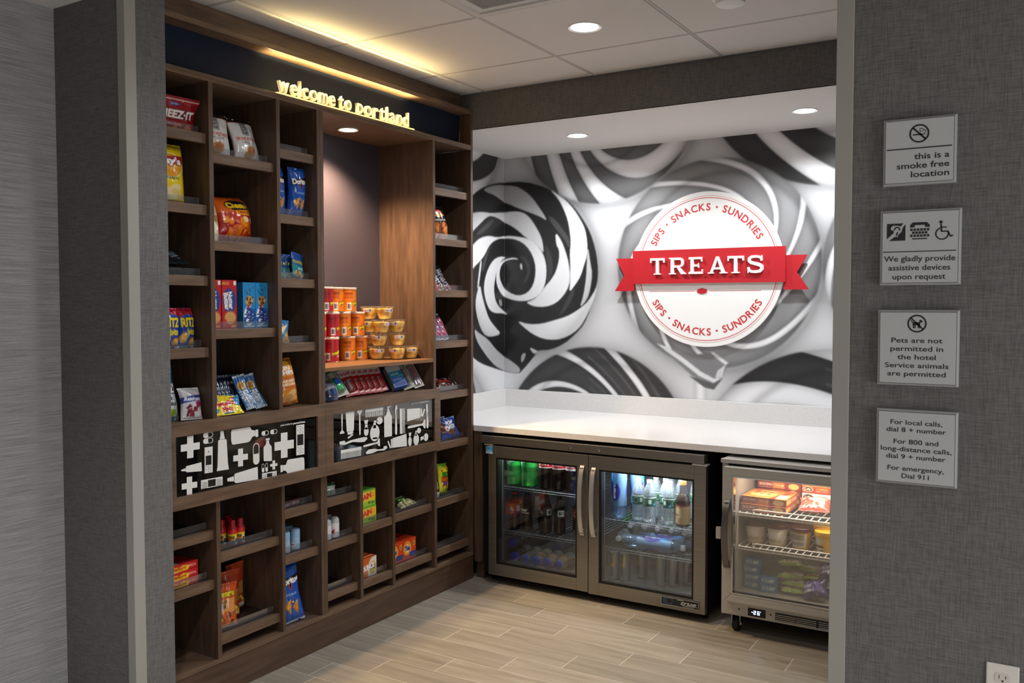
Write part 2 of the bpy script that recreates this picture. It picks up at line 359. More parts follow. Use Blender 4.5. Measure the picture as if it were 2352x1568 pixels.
def grid_faces(nu, nv, base=0, flip=False):
    i, j = np.meshgrid(np.arange(nu), np.arange(nv)); a = (base + j*(nu+1)+i).ravel()
    q = np.stack([a, a+1, a+nu+2, a+nu+1], 1)
    return (q[:, ::-1] if flip else q).tolist()
def bag_mesh(name, cv, d=0.04, seed=1, stand=False, g=0.0022, crimp=0.05, slump=0.0, backc=None):
    """a sealed film bag; front faces -y, printed with cv"""
    w, h = cv.w, cv.h; nu = max(8, int(w/g)); nv = max(8, int(h/g)); q = np.random.RandomState(seed)
    U, V = np.meshgrid(np.linspace(0, 1, nu+1), np.linspace(0, 1, nv+1))
    if stand: tv = np.clip(V/0.10, 0, 1)**0.5 * np.clip(1-V**2.2, 0, 1)*1.0
    else: tv = np.clip(1-np.abs(2*V-1)**3.2, 0, 1)**0.75
    tv = tv*np.where((V < crimp) & (not stand), 0.25*(V/crimp), 1)*np.where(V > 1-crimp, 0.25*(1-V)/crimp, 1)
    su = np.clip(1-np.abs(2*U-1)**2.6, 0, 1)**0.62
    wr = np.zeros_like(U)
    for k in range(5):
        kx, kz, p1, p2 = q.uniform(3, 9), q.uniform(2, 7), q.uniform(0, 6), q.uniform(0, 6)
        wr += np.sin(kx*U*3+kz*V*2+p1)*np.sin(kz*V*3-kx*U+p2)/5
    fold = np.zeros_like(U)
    for k in range(4): fold += np.sin(U*q.uniform(14, 34)+q.uniform(0, 6))/4
    fold *= (np.abs(2*V-1)**4)*0.6 + 0.1
    lean = slump*(V-0.5)**2
    x = (U-.5)*w*(1-0.09*tv*(1-np.abs(2*V-1)))
    z = V*h
    yf = -(d/2)*su*tv - 0.0035*wr*su - 0.003*fold*(su > 0) + lean
    yb = (d/2)*su*tv + 0.0035*wr*su + lean + 0.001
    wob = 0.004*np.sin(V*5+seed)
    F = np.stack([x+wob, yf, z], -1).reshape(-1, 3); K = np.stack([x+wob, yb, z], -1).reshape(-1, 3)
    cf = cv.sample(U, V).reshape(-1, 3); cb = np.tile(hx(backc) if backc else cv.bg, (len(K), 1))
    v = np.concatenate([F, K]); fs = grid_faces(nu, nv) + grid_faces(nu, nv, len(F), True)
    return to_mesh(name, v, fs, FILM, True, np.concatenate([cf, cb]))
def box_mesh(name, w, d, h, front, left=None, right=None, top=None, g=0.0025, m=None):
    """carton: front -y, left -x, right +x; canvases or hex colours"""
    V_, F_, C_ = [], [], []
    def face(cv, fn, a, b):
        nu, nv = (max(2, int(a/g)), max(2, int(b/g))) if isinstance(cv, CV) else (1, 1)
        U, V = np.meshgrid(np.linspace(0, 1, nu+1), np.linspace(0, 1, nv+1)); n = sum(len(q) for q in V_)
        V_.append(np.stack(fn(U.ravel(), V.ravel()), 1)); F_.extend(grid_faces(nu, nv, n))
        C_.append(cv.sample(U, V).reshape(-1, 3) if isinstance(cv, CV) else np.tile(hx(cv), ((nu+1)*(nv+1), 1)))
    o = lambda u: np.zeros_like(u)
    bgc = front.bg if isinstance(front, CV) else hx(front); bg = '%02x%02x%02x' % tuple(int(c*255) for c in bgc)
    face(front, lambda u, v: ((u-.5)*w, o(u)-d/2, v*h), w, h)
    face(left or bg, lambda u, v: (o(u)-w/2, (.5-u)*d, v*h), d, h)
    face(right or bg, lambda u, v: (o(u)+w/2, (u-.5)*d, v*h), d, h)
    face(bg, lambda u, v: ((.5-u)*w, o(u)+d/2, v*h), w, h)
    face(top or bg, lambda u, v: ((u-.5)*w, (v-.5)*d, o(u)+h), w, d)
    face(bg, lambda u, v: ((.5-u)*w, (v-.5)*d, o(u)), w, d)
    return to_mesh(name, np.concatenate(V_), F_, m or CARD, False, np.concatenate(C_))
def wrap_mesh(name, prof, cv, seg=72, m=None, turn=0.0, g=0.0025, cap=None):
    """surface of revolution printed with a canvas (width = circumference, front at its middle)"""
    pr = [prof[0]]
    for (r0, z0), (r1, z1) in zip(prof, prof[1:]):
        n = max(1, int(math.hypot(r1-r0, z1-z0)/g)) if cv is not None else 1
        for k in range(1, n+1): pr.append((r0+(r1-r0)*k/n, z0+(z1-z0)*k/n))
    zs = np.array([p[1] for p in pr]); rs = np.array([p[0] for p in pr]); a = np.linspace(0, 2*PI, seg+1)
    A, Z = np.meshgrid(a, zs); Rr = np.meshgrid(a, rs)[1]; th = A - PI/2 - PI
    v = np.stack([Rr*np.cos(th), Rr*np.sin(th), Z], -1).reshape(-1, 3)
    U = (A/(2*PI) + turn) % 1.0; Vv = (Z-zs.min())/(zs.max()-zs.min())
    return to_mesh(name, v, grid_faces(seg, len(pr)-1), m or CARD, True, cv.sample(U, Vv).reshape(-1, 3))

# ------------------------------------------------------------------ the setting
XR, YB, ZC = 2.17, 4.77, 2.5445      # right wall, back wall, ceiling
XL = -0.355
# mural
def pops():
    #     cx     cz    R    N  c     ph   dark light duty
    return [(2.12, 1.66, .54, 8, .50, .1, .58, .95, .80), (.32, 2.647, .603, 8, .60, .15, .40, .96, .50),
            (1.64, 2.80, .74, 5, .36, .5, .20, .93, .60), (-.98, 2.60, .60, 4, .30, .3, .20, .92, .55), (-1.12, .60, .60, 5, .40, .1, .30, .92, .55),
            (.26, .583, .614, 7, .46, .2, .27, .92, .78), (1.63, .46, .757, 4, .34, .55, .21, .92, .55),
            (1.0, 1.675, .575, 9, .46, .0, .57, .97, .80), (-.25, 1.694, .535, 4, .43, .62, .15, .93, .52)]
MPOLY = [
  (0.16, [(-0.7,2.108),(-0.572,2.168),(-0.379,2.214),(-0.208,2.21),(-0.06,2.164),(0.021,2.119),(0.093,2.076),(0.146,2.022),(0.198,1.953),(0.242,1.882),(0.276,1.788),(0.294,1.695),(0.296,1.618),(0.284,1.542),(0.247,1.426),(0.204,1.332),(0.147,1.273),(0.068,1.212),(-0.023,1.174),(-0.11,1.169),(-0.115,1.158),(-0.222,1.042),(-0.256,1.017),(-0.352,1.029),(-0.502,1.063),(-0.634,1.098),(-0.718,1.138),(-0.8,1.219),(-0.879,1.45),(-0.891,1.675),(-0.85,1.904),(-0.769,2.047)]),
  (0.74, [(-0.601,2.145),(-0.499,2.18),(-0.379,2.2),(-0.274,2.189),(-0.208,2.154),(-0.152,2.107),(-0.106,2.048),(-0.069,1.999),(-0.046,1.958),(-0.097,1.988),(-0.171,2.016),(-0.255,2.047),(-0.322,2.077),(-0.394,2.101),(-0.484,2.126),(-0.558,2.13)]),
  (0.86, [(-0.742,1.988),(-0.63,2.01),(-0.5,2.011),(-0.394,2.026),(-0.284,2.033),(-0.217,2.022),(-0.171,1.988),(-0.133,1.938),(-0.097,1.881),(-0.078,1.832),(-0.071,1.76),(-0.096,1.793),(-0.143,1.835),(-0.208,1.869),(-0.246,1.903),(-0.312,1.946),(-0.394,1.978),(-0.5,1.995),(-0.558,1.981),(-0.63,1.936),(-0.701,1.891),(-0.756,1.849)]),
  (0.92, [(-0.757,1.765),(-0.701,1.814),(-0.631,1.853),(-0.53,1.873),(-0.44,1.866),(-0.341,1.883),(-0.265,1.875),(-0.189,1.86),(-0.133,1.83),(-0.078,1.768),(-0.055,1.704),(-0.051,1.64),(-0.064,1.561),(-0.106,1.505),(-0.171,1.475),(-0.246,1.47),(-0.322,1.484),(-0.395,1.515),(-0.449,1.571),(-0.456,1.643),(-0.426,1.701),(-0.351,1.736),(-0.284,1.746),(-0.241,1.729),(-0.303,1.735),(-0.364,1.718),(-0.407,1.677),(-0.414,1.62),(-0.38,1.572),(-0.322,1.527),(-0.255,1.505),(-0.189,1.522),(-0.147,1.57),(-0.129,1.642),(-0.135,1.714),(-0.171,1.787),(-0.227,1.838),(-0.303,1.863),(-0.395,1.864),(-0.47,1.845),(-0.53,1.812),(-0.581,1.75),(-0.631,1.712),(-0.702,1.671),(-0.757,1.619)]),
  (0.90, [(-0.592,1.56),(-0.581,1.608),(-0.545,1.672),(-0.486,1.727),(-0.41,1.752),(-0.332,1.75),(-0.387,1.727),(-0.441,1.676),(-0.464,1.611),(-0.479,1.546),(-0.464,1.482),(-0.426,1.441),(-0.365,1.412),(-0.322,1.385),(-0.38,1.396),(-0.472,1.397),(-0.531,1.417),(-0.567,1.465),(-0.589,1.521)]),
  (0.90, [(-0.199,1.465),(-0.143,1.481),(-0.096,1.517),(-0.06,1.565),(-0.023,1.6),(0.013,1.651),(0.035,1.726),(0.035,1.781),(0.013,1.813),(0.008,1.892),(0.049,1.843),(0.08,1.771),(0.102,1.7),(0.111,1.622),(0.103,1.559),(0.067,1.504),(0.013,1.457),(-0.059,1.435),(-0.133,1.437),(-0.171,1.449)]),
  (0.94, [(-0.033,2.151),(0.021,2.119),(0.084,2.076),(0.137,2.019),(0.181,1.954),(0.211,1.899),(0.226,1.821),(0.225,1.744),(0.203,1.682),(0.182,1.62),(0.147,1.57),(0.103,1.52),(0.111,1.59),(0.111,1.684),(0.107,1.763),(0.115,1.825),(0.106,1.896),(0.093,1.959),(0.066,2.023),(0.03,2.087)]),
  (0.78, [(0.229,1.805),(0.246,1.697),(0.26,1.635),(0.247,1.542),(0.226,1.48),(0.173,1.427),(0.199,1.503),(0.217,1.604),(0.221,1.69)]),
  (0.91, [(0.294,1.603),(0.281,1.542),(0.243,1.488),(0.217,1.457),(0.156,1.414),(0.085,1.378),(-0.005,1.354),(-0.087,1.333),(-0.18,1.329),(-0.265,1.351),(-0.218,1.311),(-0.152,1.268),(-0.078,1.239),(0.014,1.233),(0.094,1.256),(0.165,1.3),(0.209,1.356),(0.252,1.441),(0.281,1.511)]),
  (0.88, [(-0.689,1.449),(-0.667,1.528),(-0.632,1.575),(-0.611,1.505),(-0.568,1.418),(-0.531,1.361),(-0.464,1.312),(-0.388,1.265),(-0.532,1.249),(-0.604,1.275),(-0.661,1.355)]),
  (0.88, [(-0.701,1.309),(-0.647,1.28),(-0.546,1.24),(-0.457,1.174),(-0.381,1.134),(-0.294,1.093),(-0.232,1.046),(-0.256,1.018),(-0.352,1.031),(-0.457,1.064),(-0.547,1.122),(-0.619,1.181),(-0.676,1.238)]),
  (0.85, [(-0.631,1.716),(-0.61,1.717),(-0.635,1.607),(-0.653,1.536),(-0.666,1.559),(-0.649,1.637)]),
  (0.80, [(-0.241,1.709),(-0.225,1.704),(-0.225,1.66),(-0.241,1.676)]),
  (0.60, [(-0.426,1.482),(-0.388,1.486),(-0.38,1.439),(-0.414,1.441)]),
  (0.80, [(-0.232,1.144),(-0.194,1.153),(-0.213,1.1),(-0.237,1.085)]),
  (0.92, [(-0.18,1.19),(-0.115,1.167),(-0.115,1.158),(-0.142,1.141)]),
  (0.25, [(-0.255,1.758),(-0.208,1.748),(-0.166,1.691),(-0.171,1.627),(-0.208,1.579),(-0.222,1.587),(-0.185,1.643),(-0.194,1.7)]),
  (0.25, [(-0.069,1.824),(-0.023,1.767),(-0.005,1.687),(-0.014,1.624),(-0.06,1.577),(-0.041,1.656),(-0.051,1.736)]),
  (0.29, [(-0.051,1.998),(0.013,1.963),(0.066,1.897),(0.111,1.841),(0.107,1.778),(0.058,1.859),(-0.005,1.924)]),
  (0.25, [(0.147,1.559),(0.129,1.488),(0.085,1.418),(0.022,1.37),(0.067,1.441),(0.107,1.52)]),
  (0.29, [(-0.515,1.968),(-0.455,1.981),(-0.559,1.902),(-0.687,1.854),(-0.631,1.904)]),
  (0.29, [(-0.47,1.844),(-0.545,1.768),(-0.596,1.639),(-0.617,1.67),(-0.581,1.75)]),
]
TPOLY = [
  (0.50, [(0.666,1.224),(0.781,1.189),(0.894,1.171),(1.004,1.184),(1.085,1.127),(1.054,1.044),(1.006,0.999),(0.973,1.003),(0.873,1.057),(0.759,1.151)]),
  (0.36, [(1.054,1.042),(1.006,0.98),(0.951,0.991),(0.862,1.052),(0.951,1.027),(1.005,1.012)]),
  (0.86, [(0.666,1.23),(0.735,1.21),(0.827,1.153),(0.928,1.081),(1.005,1.042),(1.054,1.049),(1.005,1.018),(0.923,1.051),(0.816,1.129),(0.724,1.188)]),
  (0.86, [(0.982,1.189),(1.004,1.188),(1.088,1.131),(1.071,1.118),(1.026,1.15)]),
  (0.80, [(1.071,1.12),(1.054,1.049),(1.014,1.047),(1.026,1.087),(1.053,1.107)]),
]
def in_poly(u, z, pts):
    xs_, zs_ = [p[0] for p in pts], [p[1] for p in pts]; m = np.zeros(u.shape, bool)
    bb = (u >= min(xs_)) & (u <= max(xs_)) & (z >= min(zs_)) & (z <= max(zs_))
    if not bb.any(): return m
    uu, zz = u[bb], z[bb]; k = np.zeros(uu.shape, bool); n = len(pts)
    for i in range(n):
        (x1, y1), (x2, y2) = pts[i], pts[(i+1) % n]
        if y1 == y2: continue
        k ^= (zz > min(y1, y2)) & (zz <= max(y1, y2)) & (uu < (zz-y1)*(x2-x1)/(y2-y1)+x1)
    m[bb] = k; return m
def smooth_pts(pts):
    q = []; n = len(pts)
    for i in range(n):      # one corner-cutting pass rounds the traced outline
        a, b = pts[i], pts[(i+1) % n]; q += [(a[0]*.75+b[0]*.25, a[1]*.75+b[1]*.25), (a[0]*.25+b[0]*.75, a[1]*.25+b[1]*.75)]
    return q
def mural_color(u, z):
    c = np.full(u.shape, .91) + .04*np.sin(u*2.1+1)*np.cos(z*2.4)
    for cx, cz, R, *_ in pops():
        d = np.hypot(u-cx-.02, z-cz+.02)-R; c = c*(1-.30*np.exp(-np.clip(d, 0, 9)/.055))
    st = np.exp(-((u-.93)/.035)**4)*(z < 1.15); c = c*(1-st)+st*(.62+.3*np.cos((u-.93)/.035*1.3))
    P = pops()
    for i, (cx, cz, R, N, k, ph, dk, lt, duty) in enumerate(P):
        dx, dz = u-cx, z-cz; r = np.hypot(dx, dz); ph_cw = -np.arctan2(dz, dx)
        rr = np.maximum(r, .19*R); t = ph_cw - np.log(R/rr)/k + .22*np.sin(3*ph_cw+i)*(r/R)
        fr = (N*t/(2*PI)+ph+.05*np.sin(2*ph_cw+i*2)) % 1.0
        e = .0028/np.maximum(2*PI*r*k/N, .03); e = np.clip(e, .005, .2)
        inn = 1/(1+np.exp(-(fr-0)/e*3)) * 1/(1+np.exp((fr-duty)/e*3)) + 1/(1+np.exp(-(fr-1)/e*3))
        col = lt + (dk-lt)*np.clip(inn, 0, 1)
        bnd = np.where(fr < duty, np.abs(2*fr/duty-1), np.abs(2*(fr-duty)/(1-duty)-1))
        col = col*(1-.20*bnd**3) + .10*np.exp(-((bnd-.45)/.10)**2)*(fr < duty)*(np.sin(ph_cw*1.0+2.2) > .55)*(dk < .4)
        # rope coil relief
        coil = (np.log(R/rr)/.62 + ph_cw/(2*PI)*1.0) % 1.0
        col = col*(1-.16*np.exp(-(np.minimum(coil, 1-coil)/.06)**2)*(r > .25*R))
        # central eye
        eye = r < .20*R; ring = np.abs(r-.235*R-.02*R*np.sin(ph_cw)) < .045*R
        if i in (7, 8): col = np.where(eye, dk*(1+.5*np.exp(-((dx-.03)**2+(dz-.02)**2)/.0006)), col); col = np.where(ring & (np.sin(ph_cw-.8) > -.75), lt, col)
        col = col*(1-.30*np.clip((r/R-.86)/.14, 0, 1)**2)
        a = 1/(1+np.exp(np.clip((r-R)/.0022, -30, 30))); c = c*(1-a)+col*a if i != 8 else c
        if i == 7:
            for v_, p_ in TPOLY: c = np.where(in_poly(u, z, p_), v_, c)
        if i == 8:
            shade = 1-.16*np.clip((r/R-.80)/.20, 0, 1)**2 + .05*np.sin(ph_cw*2+1)
            for v_, p_ in MPOLY: m_ = sum(in_poly(u+du, z+dz_, smooth_pts(p_)).astype(float) for du in (-.0012, 0, .0012) for dz_ in (-.0012, 0, .0012))/9; c = c*(1-m_)+v_*shade*m_
            for q_ in range(3): c = (np.roll(c, 1, 0)+np.roll(c, -1, 0)+np.roll(c, 1, 1)+np.roll(c, -1, 1)+2*c)/6 if u.shape[0] > 3 else c
    return np.clip(c, .05, .96)
def mural_panel(name, n, ax):
    z = np.linspace(.90, 2.375, 480)
    if ax == 'y': a = np.linspace(XL, XR, n); U, Z = np.meshgrid(a, z); u = U; v = np.stack([U, np.full(U.shape, YB), Z], -1)
    else: a = np.linspace(3.886, YB, n); U, Z = np.meshgrid(a, z); u = XL-(YB-U); v = np.stack([np.full(U.shape, XL), U, Z], -1)
    g = mural_color(u, Z); c = np.stack([g, g*1.005, g*1.02], -1).clip(0, 1).reshape(-1, 3)
    return to_mesh(name, v.reshape(-1, 3), grid_faces(n-1, 479), MURAL, True, c)
o = link('wall_back', mural_panel('wall_back', 840, 'y')); o['kind'] = 'structure'
o = link('wall_alcove_left', mural_panel('wall_alcove_left', 290, 'x')); o['kind'] = 'structure'
struct('wall_back_lower', B().box(XL-.1, XR+.1, YB+.002, YB+.1, 0, ZC+.1), SOFM)
struct('wall_left_rear', B().box(XL-.1, XL-.002, 1.93, YB+.1, 0, ZC+.1), SOFM)
struct('wall_alcove_right', B().box(XR, XR+.1, 2.58, YB+.1, 0, ZC+.1), WEAVE)
# opening walls
XJ = 0.080
w = struct('wall_front_left', B().box(-.36, XJ-.036, 1.8, 1.95, 0, 2.75).box(XJ-.04, XJ, 1.836, 1.95, 0, 2.75), WEAVE)
struct('trim_1', B().box(XJ-.036, XJ+.003, 1.797, 1.838, 0, 2.75), TRIMG, 0.002)
struct('wall_left', B().box(-.40, -.30, -3.0, 1.81, 0, 2.75), RIB)
struct('baseboard_left', B().box(-.30, -.285, -3.0, 1.80, 0, .10).box(-.30, XJ-.036, 1.785, 1.80, 0, .10), mat('dark_baseboard', '2c2f38', .5))
struct('wall_front_right', B().box(2.150, 5.2, 2.45, 2.58, 0, 2.75), WEAVE)
struct('trim_2', B().box(2.112, 2.155, 2.447, 2.585, 0, 2.75), TRIMG, 0.002)
struct('wall_header', B().box(XJ, 2.13, 1.80, 1.93, 2.46, 2.75), WEAVE)
struct('wall_right_far', B().box(5.2, 5.3, -3.0, 2.58, 0, 2.75), WEAVE)
# bulkhead and soffit
struct('wall_bulkhead', B().box(XL, XR, 3.885, 3.9, 2.36, ZC), WEAVE)
struct('ceiling_soffit', B().box(XL, XR, 3.8855, YB, 2.36, 2.375), SOFM)
# floor
fl = struct('floor', B().box(-.4, 5.3, -3.0, YB+.05, -.03, -.0006), GROUT)
offs = {0: .178, 1: .377, 2: .56, 3: .177, 4: .56, 5: .373, 6: .167, 7: .54, 8: .32, 9: .14}
PW, PL, GAP = .1443, .582, .003
pm_full = to_mesh('plank', *(lambda b: (b.v, b.f))(B().box(GAP/2, PL-GAP/2, GAP/2, PW-GAP/2, -.0010, 0)), PLANK)
for k in range(-6, 17):
    y0 = 3.8163 - PW*k if k >= 0 else 3.8163 + PW*(-k)
    y0 = 3.8163 - PW*k
    if y0 < 1.5: continue
    base = offs[(k+0) % 10]; x = base - PL*3
    x0lim, x1lim = XL if y0 > 3.87 else -.02, XR
    if y0 < 1.94: x0lim = XJ
    while x < x1lim:
        a, c = max(x, x0lim), min(x+PL, x1lim)
        if c-a > .012:
            if c-a > PL-1e-6: q = link('plank', pm_full, fl, (x, y0, 0))
            else:
                b = B().box(GAP/2, c-a-GAP/2, GAP/2, PW-GAP/2, -.0010, 0); q = link('plank', to_mesh('plank', b.v, b.f, PLANK), fl, (a, y0, 0))
        x += PL
# ceiling
ce = struct('ceiling', B().box(XL-.1, XR+.1, 1.93, 3.9, ZC+.012, ZC+.06), DARKG)
gx = [XL, .08, .705, 1.330, 1.955, XR]; gy = [1.93, 2.253, 2.875, 3.497, 3.886]
for i in range(5):
    for j in range(4):
        if i == 2 and j == 1: continue
        x0, x1, y0, y1 = gx[i], gx[i+1], gy[j], gy[j+1]
        b = B(); 
        b.box(x0+.0085, x1-.0085, y0+.0085, y1-.0085, ZC, ZC+.012)
        obj('ceiling_tile', b, CEILM, ce, bevel=.002)
for x in gx[1:-1]: obj('ceiling_tee', B().box(x-.0065, x+.0065, 1.93, 3.886, ZC+.001, ZC+.012), TEE, ce)
for y in gy[1:-1]: obj('ceiling_tee', B().box(XL, XR, y-.0065, y+.0065, ZC+.0014, ZC+.0124), TEE, ce)
struct('ceiling_hall', B().box(-.4, 5.3, -3.0, 1.80, 2.45, 2.55).box(2.13, 5.3, 1.8, 2.45, 2.45, 2.55), CEILM)
# air vent panel in the ceiling
v = thing('ceiling_vent', 'white square ceiling air vent with fine grille', 'vent', (1.0175, 2.564, ZC), world=True)
x0, x1, y0, y1 = .715, 1.32, 2.263, 2.865
fr = B()
for a, c, z in ((0, .028, 0), (.028, .06, .006)):
    fr.box(x0+a, x1-a, y0+a, y0+c, ZC-.006+z, ZC+.01).box(x0+a, x1-a, y1-c, y1-a, ZC-.006+z, ZC+.01).box(x0+a, x0+c, y0+c, y1-c, ZC-.006+z, ZC+.01).box(x1-c, x1-a, y0+c, y1-c, ZC-.006+z, ZC+.01)
obj('vent_frame', fr, mat('vent_white', 'cfccc8', .5), v)
b = B()
for k in range(40): t = y0+.064+k*.0119; b.box(x0+.06, x1-.06, t, t+.006, ZC+.001, ZC+.008)
g_ = obj('grille', b, mat('vent_grille', 'a6a39f', .5), v); g_['kind'] = 'stuff'
obj('backing', B().box(x0+.06, x1-.06, y0+.06, y1-.06, ZC+.009, ZC+.011), DARKG, v)
# smoke detector
d = thing('smoke_detector', 'round white smoke detector at the ceiling edge of the picture', 'smoke detector', (1.603, 3.145, ZC))
obj('base', B().lathe([(.062, -.012), (.062, 0)], 32), WHITE, d, True); obj('dome', B().lathe([(.0, -.04), (.03, -.038), (.05, -.03), (.055, -.012)], 32), WHITE, d, True)
def downlight(x, y, z, r, label, lens, group):
    t = thing('recessed_downlight', label, 'ceiling light', (x, y, z), group=group)
    obj('trim_ring', B().lathe([(r, -.001), (r*1.28, -.004), (r*1.3, 0), (r*1.2, .004)], 40, cap=False), WHITE, t, True)
    obj('reflector', B().lathe([(r, -.001), (r*.93, -.0005)], 40, cap=False), WHITE, t, True)
    obj('lens', B().lathe([(r*.95, -.0008), (r*.95, -.003), (r*.6, -.005), (0, -.0055)], 40), lens, t, True)
    return t
downlight(1.001, 3.195, ZC, .052, 'round recessed downlight in the grid ceiling tile', EMITW, None)
downlight(.392, 4.317, 2.36, .046, 'left recessed downlight in the lowered soffit, above the dark swirl lollipop', EMITW, None)
downlight(1.585, 4.329, 2.36, .046, 'right recessed downlight in the lowered soffit, near the right jamb', EMITW, None)
downlight(-.165, 3.115, 2.249, .036, 'small warm downlight in the ceiling of the wooden niche', EMITN, None)

# ------------------------------------------------------------------ counter
ct = thing('countertop', 'long white speckled quartz countertop with backsplash above the coolers', 'countertop', (1.0, 4.3, .786), world=True)
obj('slab', B().box(.004, XR-.002, 3.885, 3.895, .786, .816).box(XL+.002, XR-.002, 3.892, YB-.002, .7861, .816), QUARTZ, ct, bevel=.0015)
obj('backsplash', B().box(XL+.022, XR-.002, YB-.022, YB-.002, .816, .921), QUARTZ, ct, bevel=.001)
obj('side_splash', B().box(XL+.002, XL+.022, 3.892, YB-.002, .816, .921), QUARTZ, ct, bevel=.001)

# ------------------------------------------------------------------ display cabinet
cab = thing('display_cabinet', 'tall built-in dark wood snack display cabinet of open cubbies', 'cabinet', (-.17, 2.9, 0), world=True)
XB = -.342
def cpart(name, b, m, parent=None, bevel=.0012, label=None): return obj(name, b, m, parent or cab, bevel=bevel, label=label)
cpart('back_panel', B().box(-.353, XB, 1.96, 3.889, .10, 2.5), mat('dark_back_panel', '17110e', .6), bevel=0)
cpart('niche_back', B().box(XB, XB+.004, 2.78, 3.538, 1.186, 2.25), PLUM, bevel=0, label='smooth plum grey back of the tall niche')
cpart('plinth', B().box(XB, -.003, 1.96, 3.889, 0, .125), WOODT)
cpart('bottom_board', B().box(XB, 0, 1.96, 3.889, .125, .142), WOODH)
up = [(2.190, 2.210), (2.516, 2.535), (3.539, 3.559)]
for a, c in up: cpart('divider', B().box(XB, 0, a, c, 1.034, 2.252), WOODV)
for a, c in [(2.739, 2.7575), (2.7585, 2.777)]: cpart('divider', B().box(XB, 0, a, c, 1.034, 2.252), WOODV)
for a, c in [(2.199, 2.218), (2.523, 2.540), (2.990, 3.009), (3.215, 3.234), (3.542, 3.563)]: cpart('divider', B().box(XB, 0, a, c, .142, .735), WOODV)
for a, c in [(2.745, 2.763), (2.764, 2.782)]: cpart('divider', B().box(XB, 0, a, c, .142, .735), WOODV)
cpart('divider', B().box(XB, -.001, 3.541, 3.560, .735, 1.034), WOODV); cpart('divider', B().box(XB, -.001, 2.75, 2.775, .75, 1.018), WOODV)
cpart('side_panel', B().box(XB, 0, 3.869, 3.889, .142, 2.252).box(-.071, 0, 3.869, 3.889, 2.252, 2.457), WOODV)
cpart('side_panel', B().box(XB, 0, 1.96, 1.98, .142, 2.252), WOODV)
cpart('top_board', B().box(XB, 0, 1.96, 3.869, 2.252, 2.275), WOODH)
cpart('top_rail', B().box(-.02, .003, 1.96, 3.87, 2.2635, 2.2755), WOODH)
cpart('middle_board', B().box(XB, -.001, 1.98, 3.541, 1.018, 1.034), WOODH)
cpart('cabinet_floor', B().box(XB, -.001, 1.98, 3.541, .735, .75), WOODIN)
cpart('niche_shelf', B().box(XB, -.001, 2.7772, 3.5388, 1.168, 1.185), wood('niche_shelf_warm_lit_wood', '6e4a2c', '8a6038', (6, .7, 6)))  # same brown wood, coloured lighter and more orange for the warm niche light
cpart('sign_panel', B().box(-.08, -.071, 1.96, 3.869, 2.275, 2.5), NAVY, bevel=0)
cpart('valance', B().box(-.09, -.066, 1.96, 3.884, 2.457, ZC-.001), WOODH)
cpart('valance_lip', B().box(-.08, .003, 1.96, 3.889, 2.437, 2.457), WOODH)
def shelf(y0, y1, z, fx=-.017):
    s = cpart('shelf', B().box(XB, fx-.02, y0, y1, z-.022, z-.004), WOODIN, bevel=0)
    cpart('shelf_lip', B().box(fx-.02, fx, y0, y1, z-.036, z), WOODH, s)
    cpart('price_fence', B().box(fx-.0285, fx-.0255, y0+.001, y1-.012, z-.003, z+.027), ACRYL, s, bevel=0)
for (y0, y1), zs in {(1.98, 2.190): (2.067, 1.81, 1.555, 1.296), (2.210, 2.516): (2.004, 1.685, 1.36), (2.535, 2.739): (2.067, 1.81, 1.555, 1.296),
                     (3.559, 3.869): (2.03, 1.782, 1.524, 1.267, 1.008), (3.563, 3.8691): (.753, .465, .216), (1.98, 2.199): (.623, .438), (2.218, 2.523): (.528, .217),
                     (2.54, 2.745): (.623, .436), (2.782, 2.99): (.623, .434, .218), (3.234, 3.542): (.463, .216)}.items():
    for z in zs: shelf(y0, y1, z)
for z in (.465, .216): shelf(3.009, 3.215, z, -.003)
# filler between the cabinet and the coolers
fp = tag(obj('filler_panel', B().box(.002, .050, 3.892, 3.93, .09, .785).box(.002, .052, 3.915, 3.93, 0, .09), WOODV, bevel=.001), 'narrow dark wood filler strip between cabinet and double cooler', 'panel')
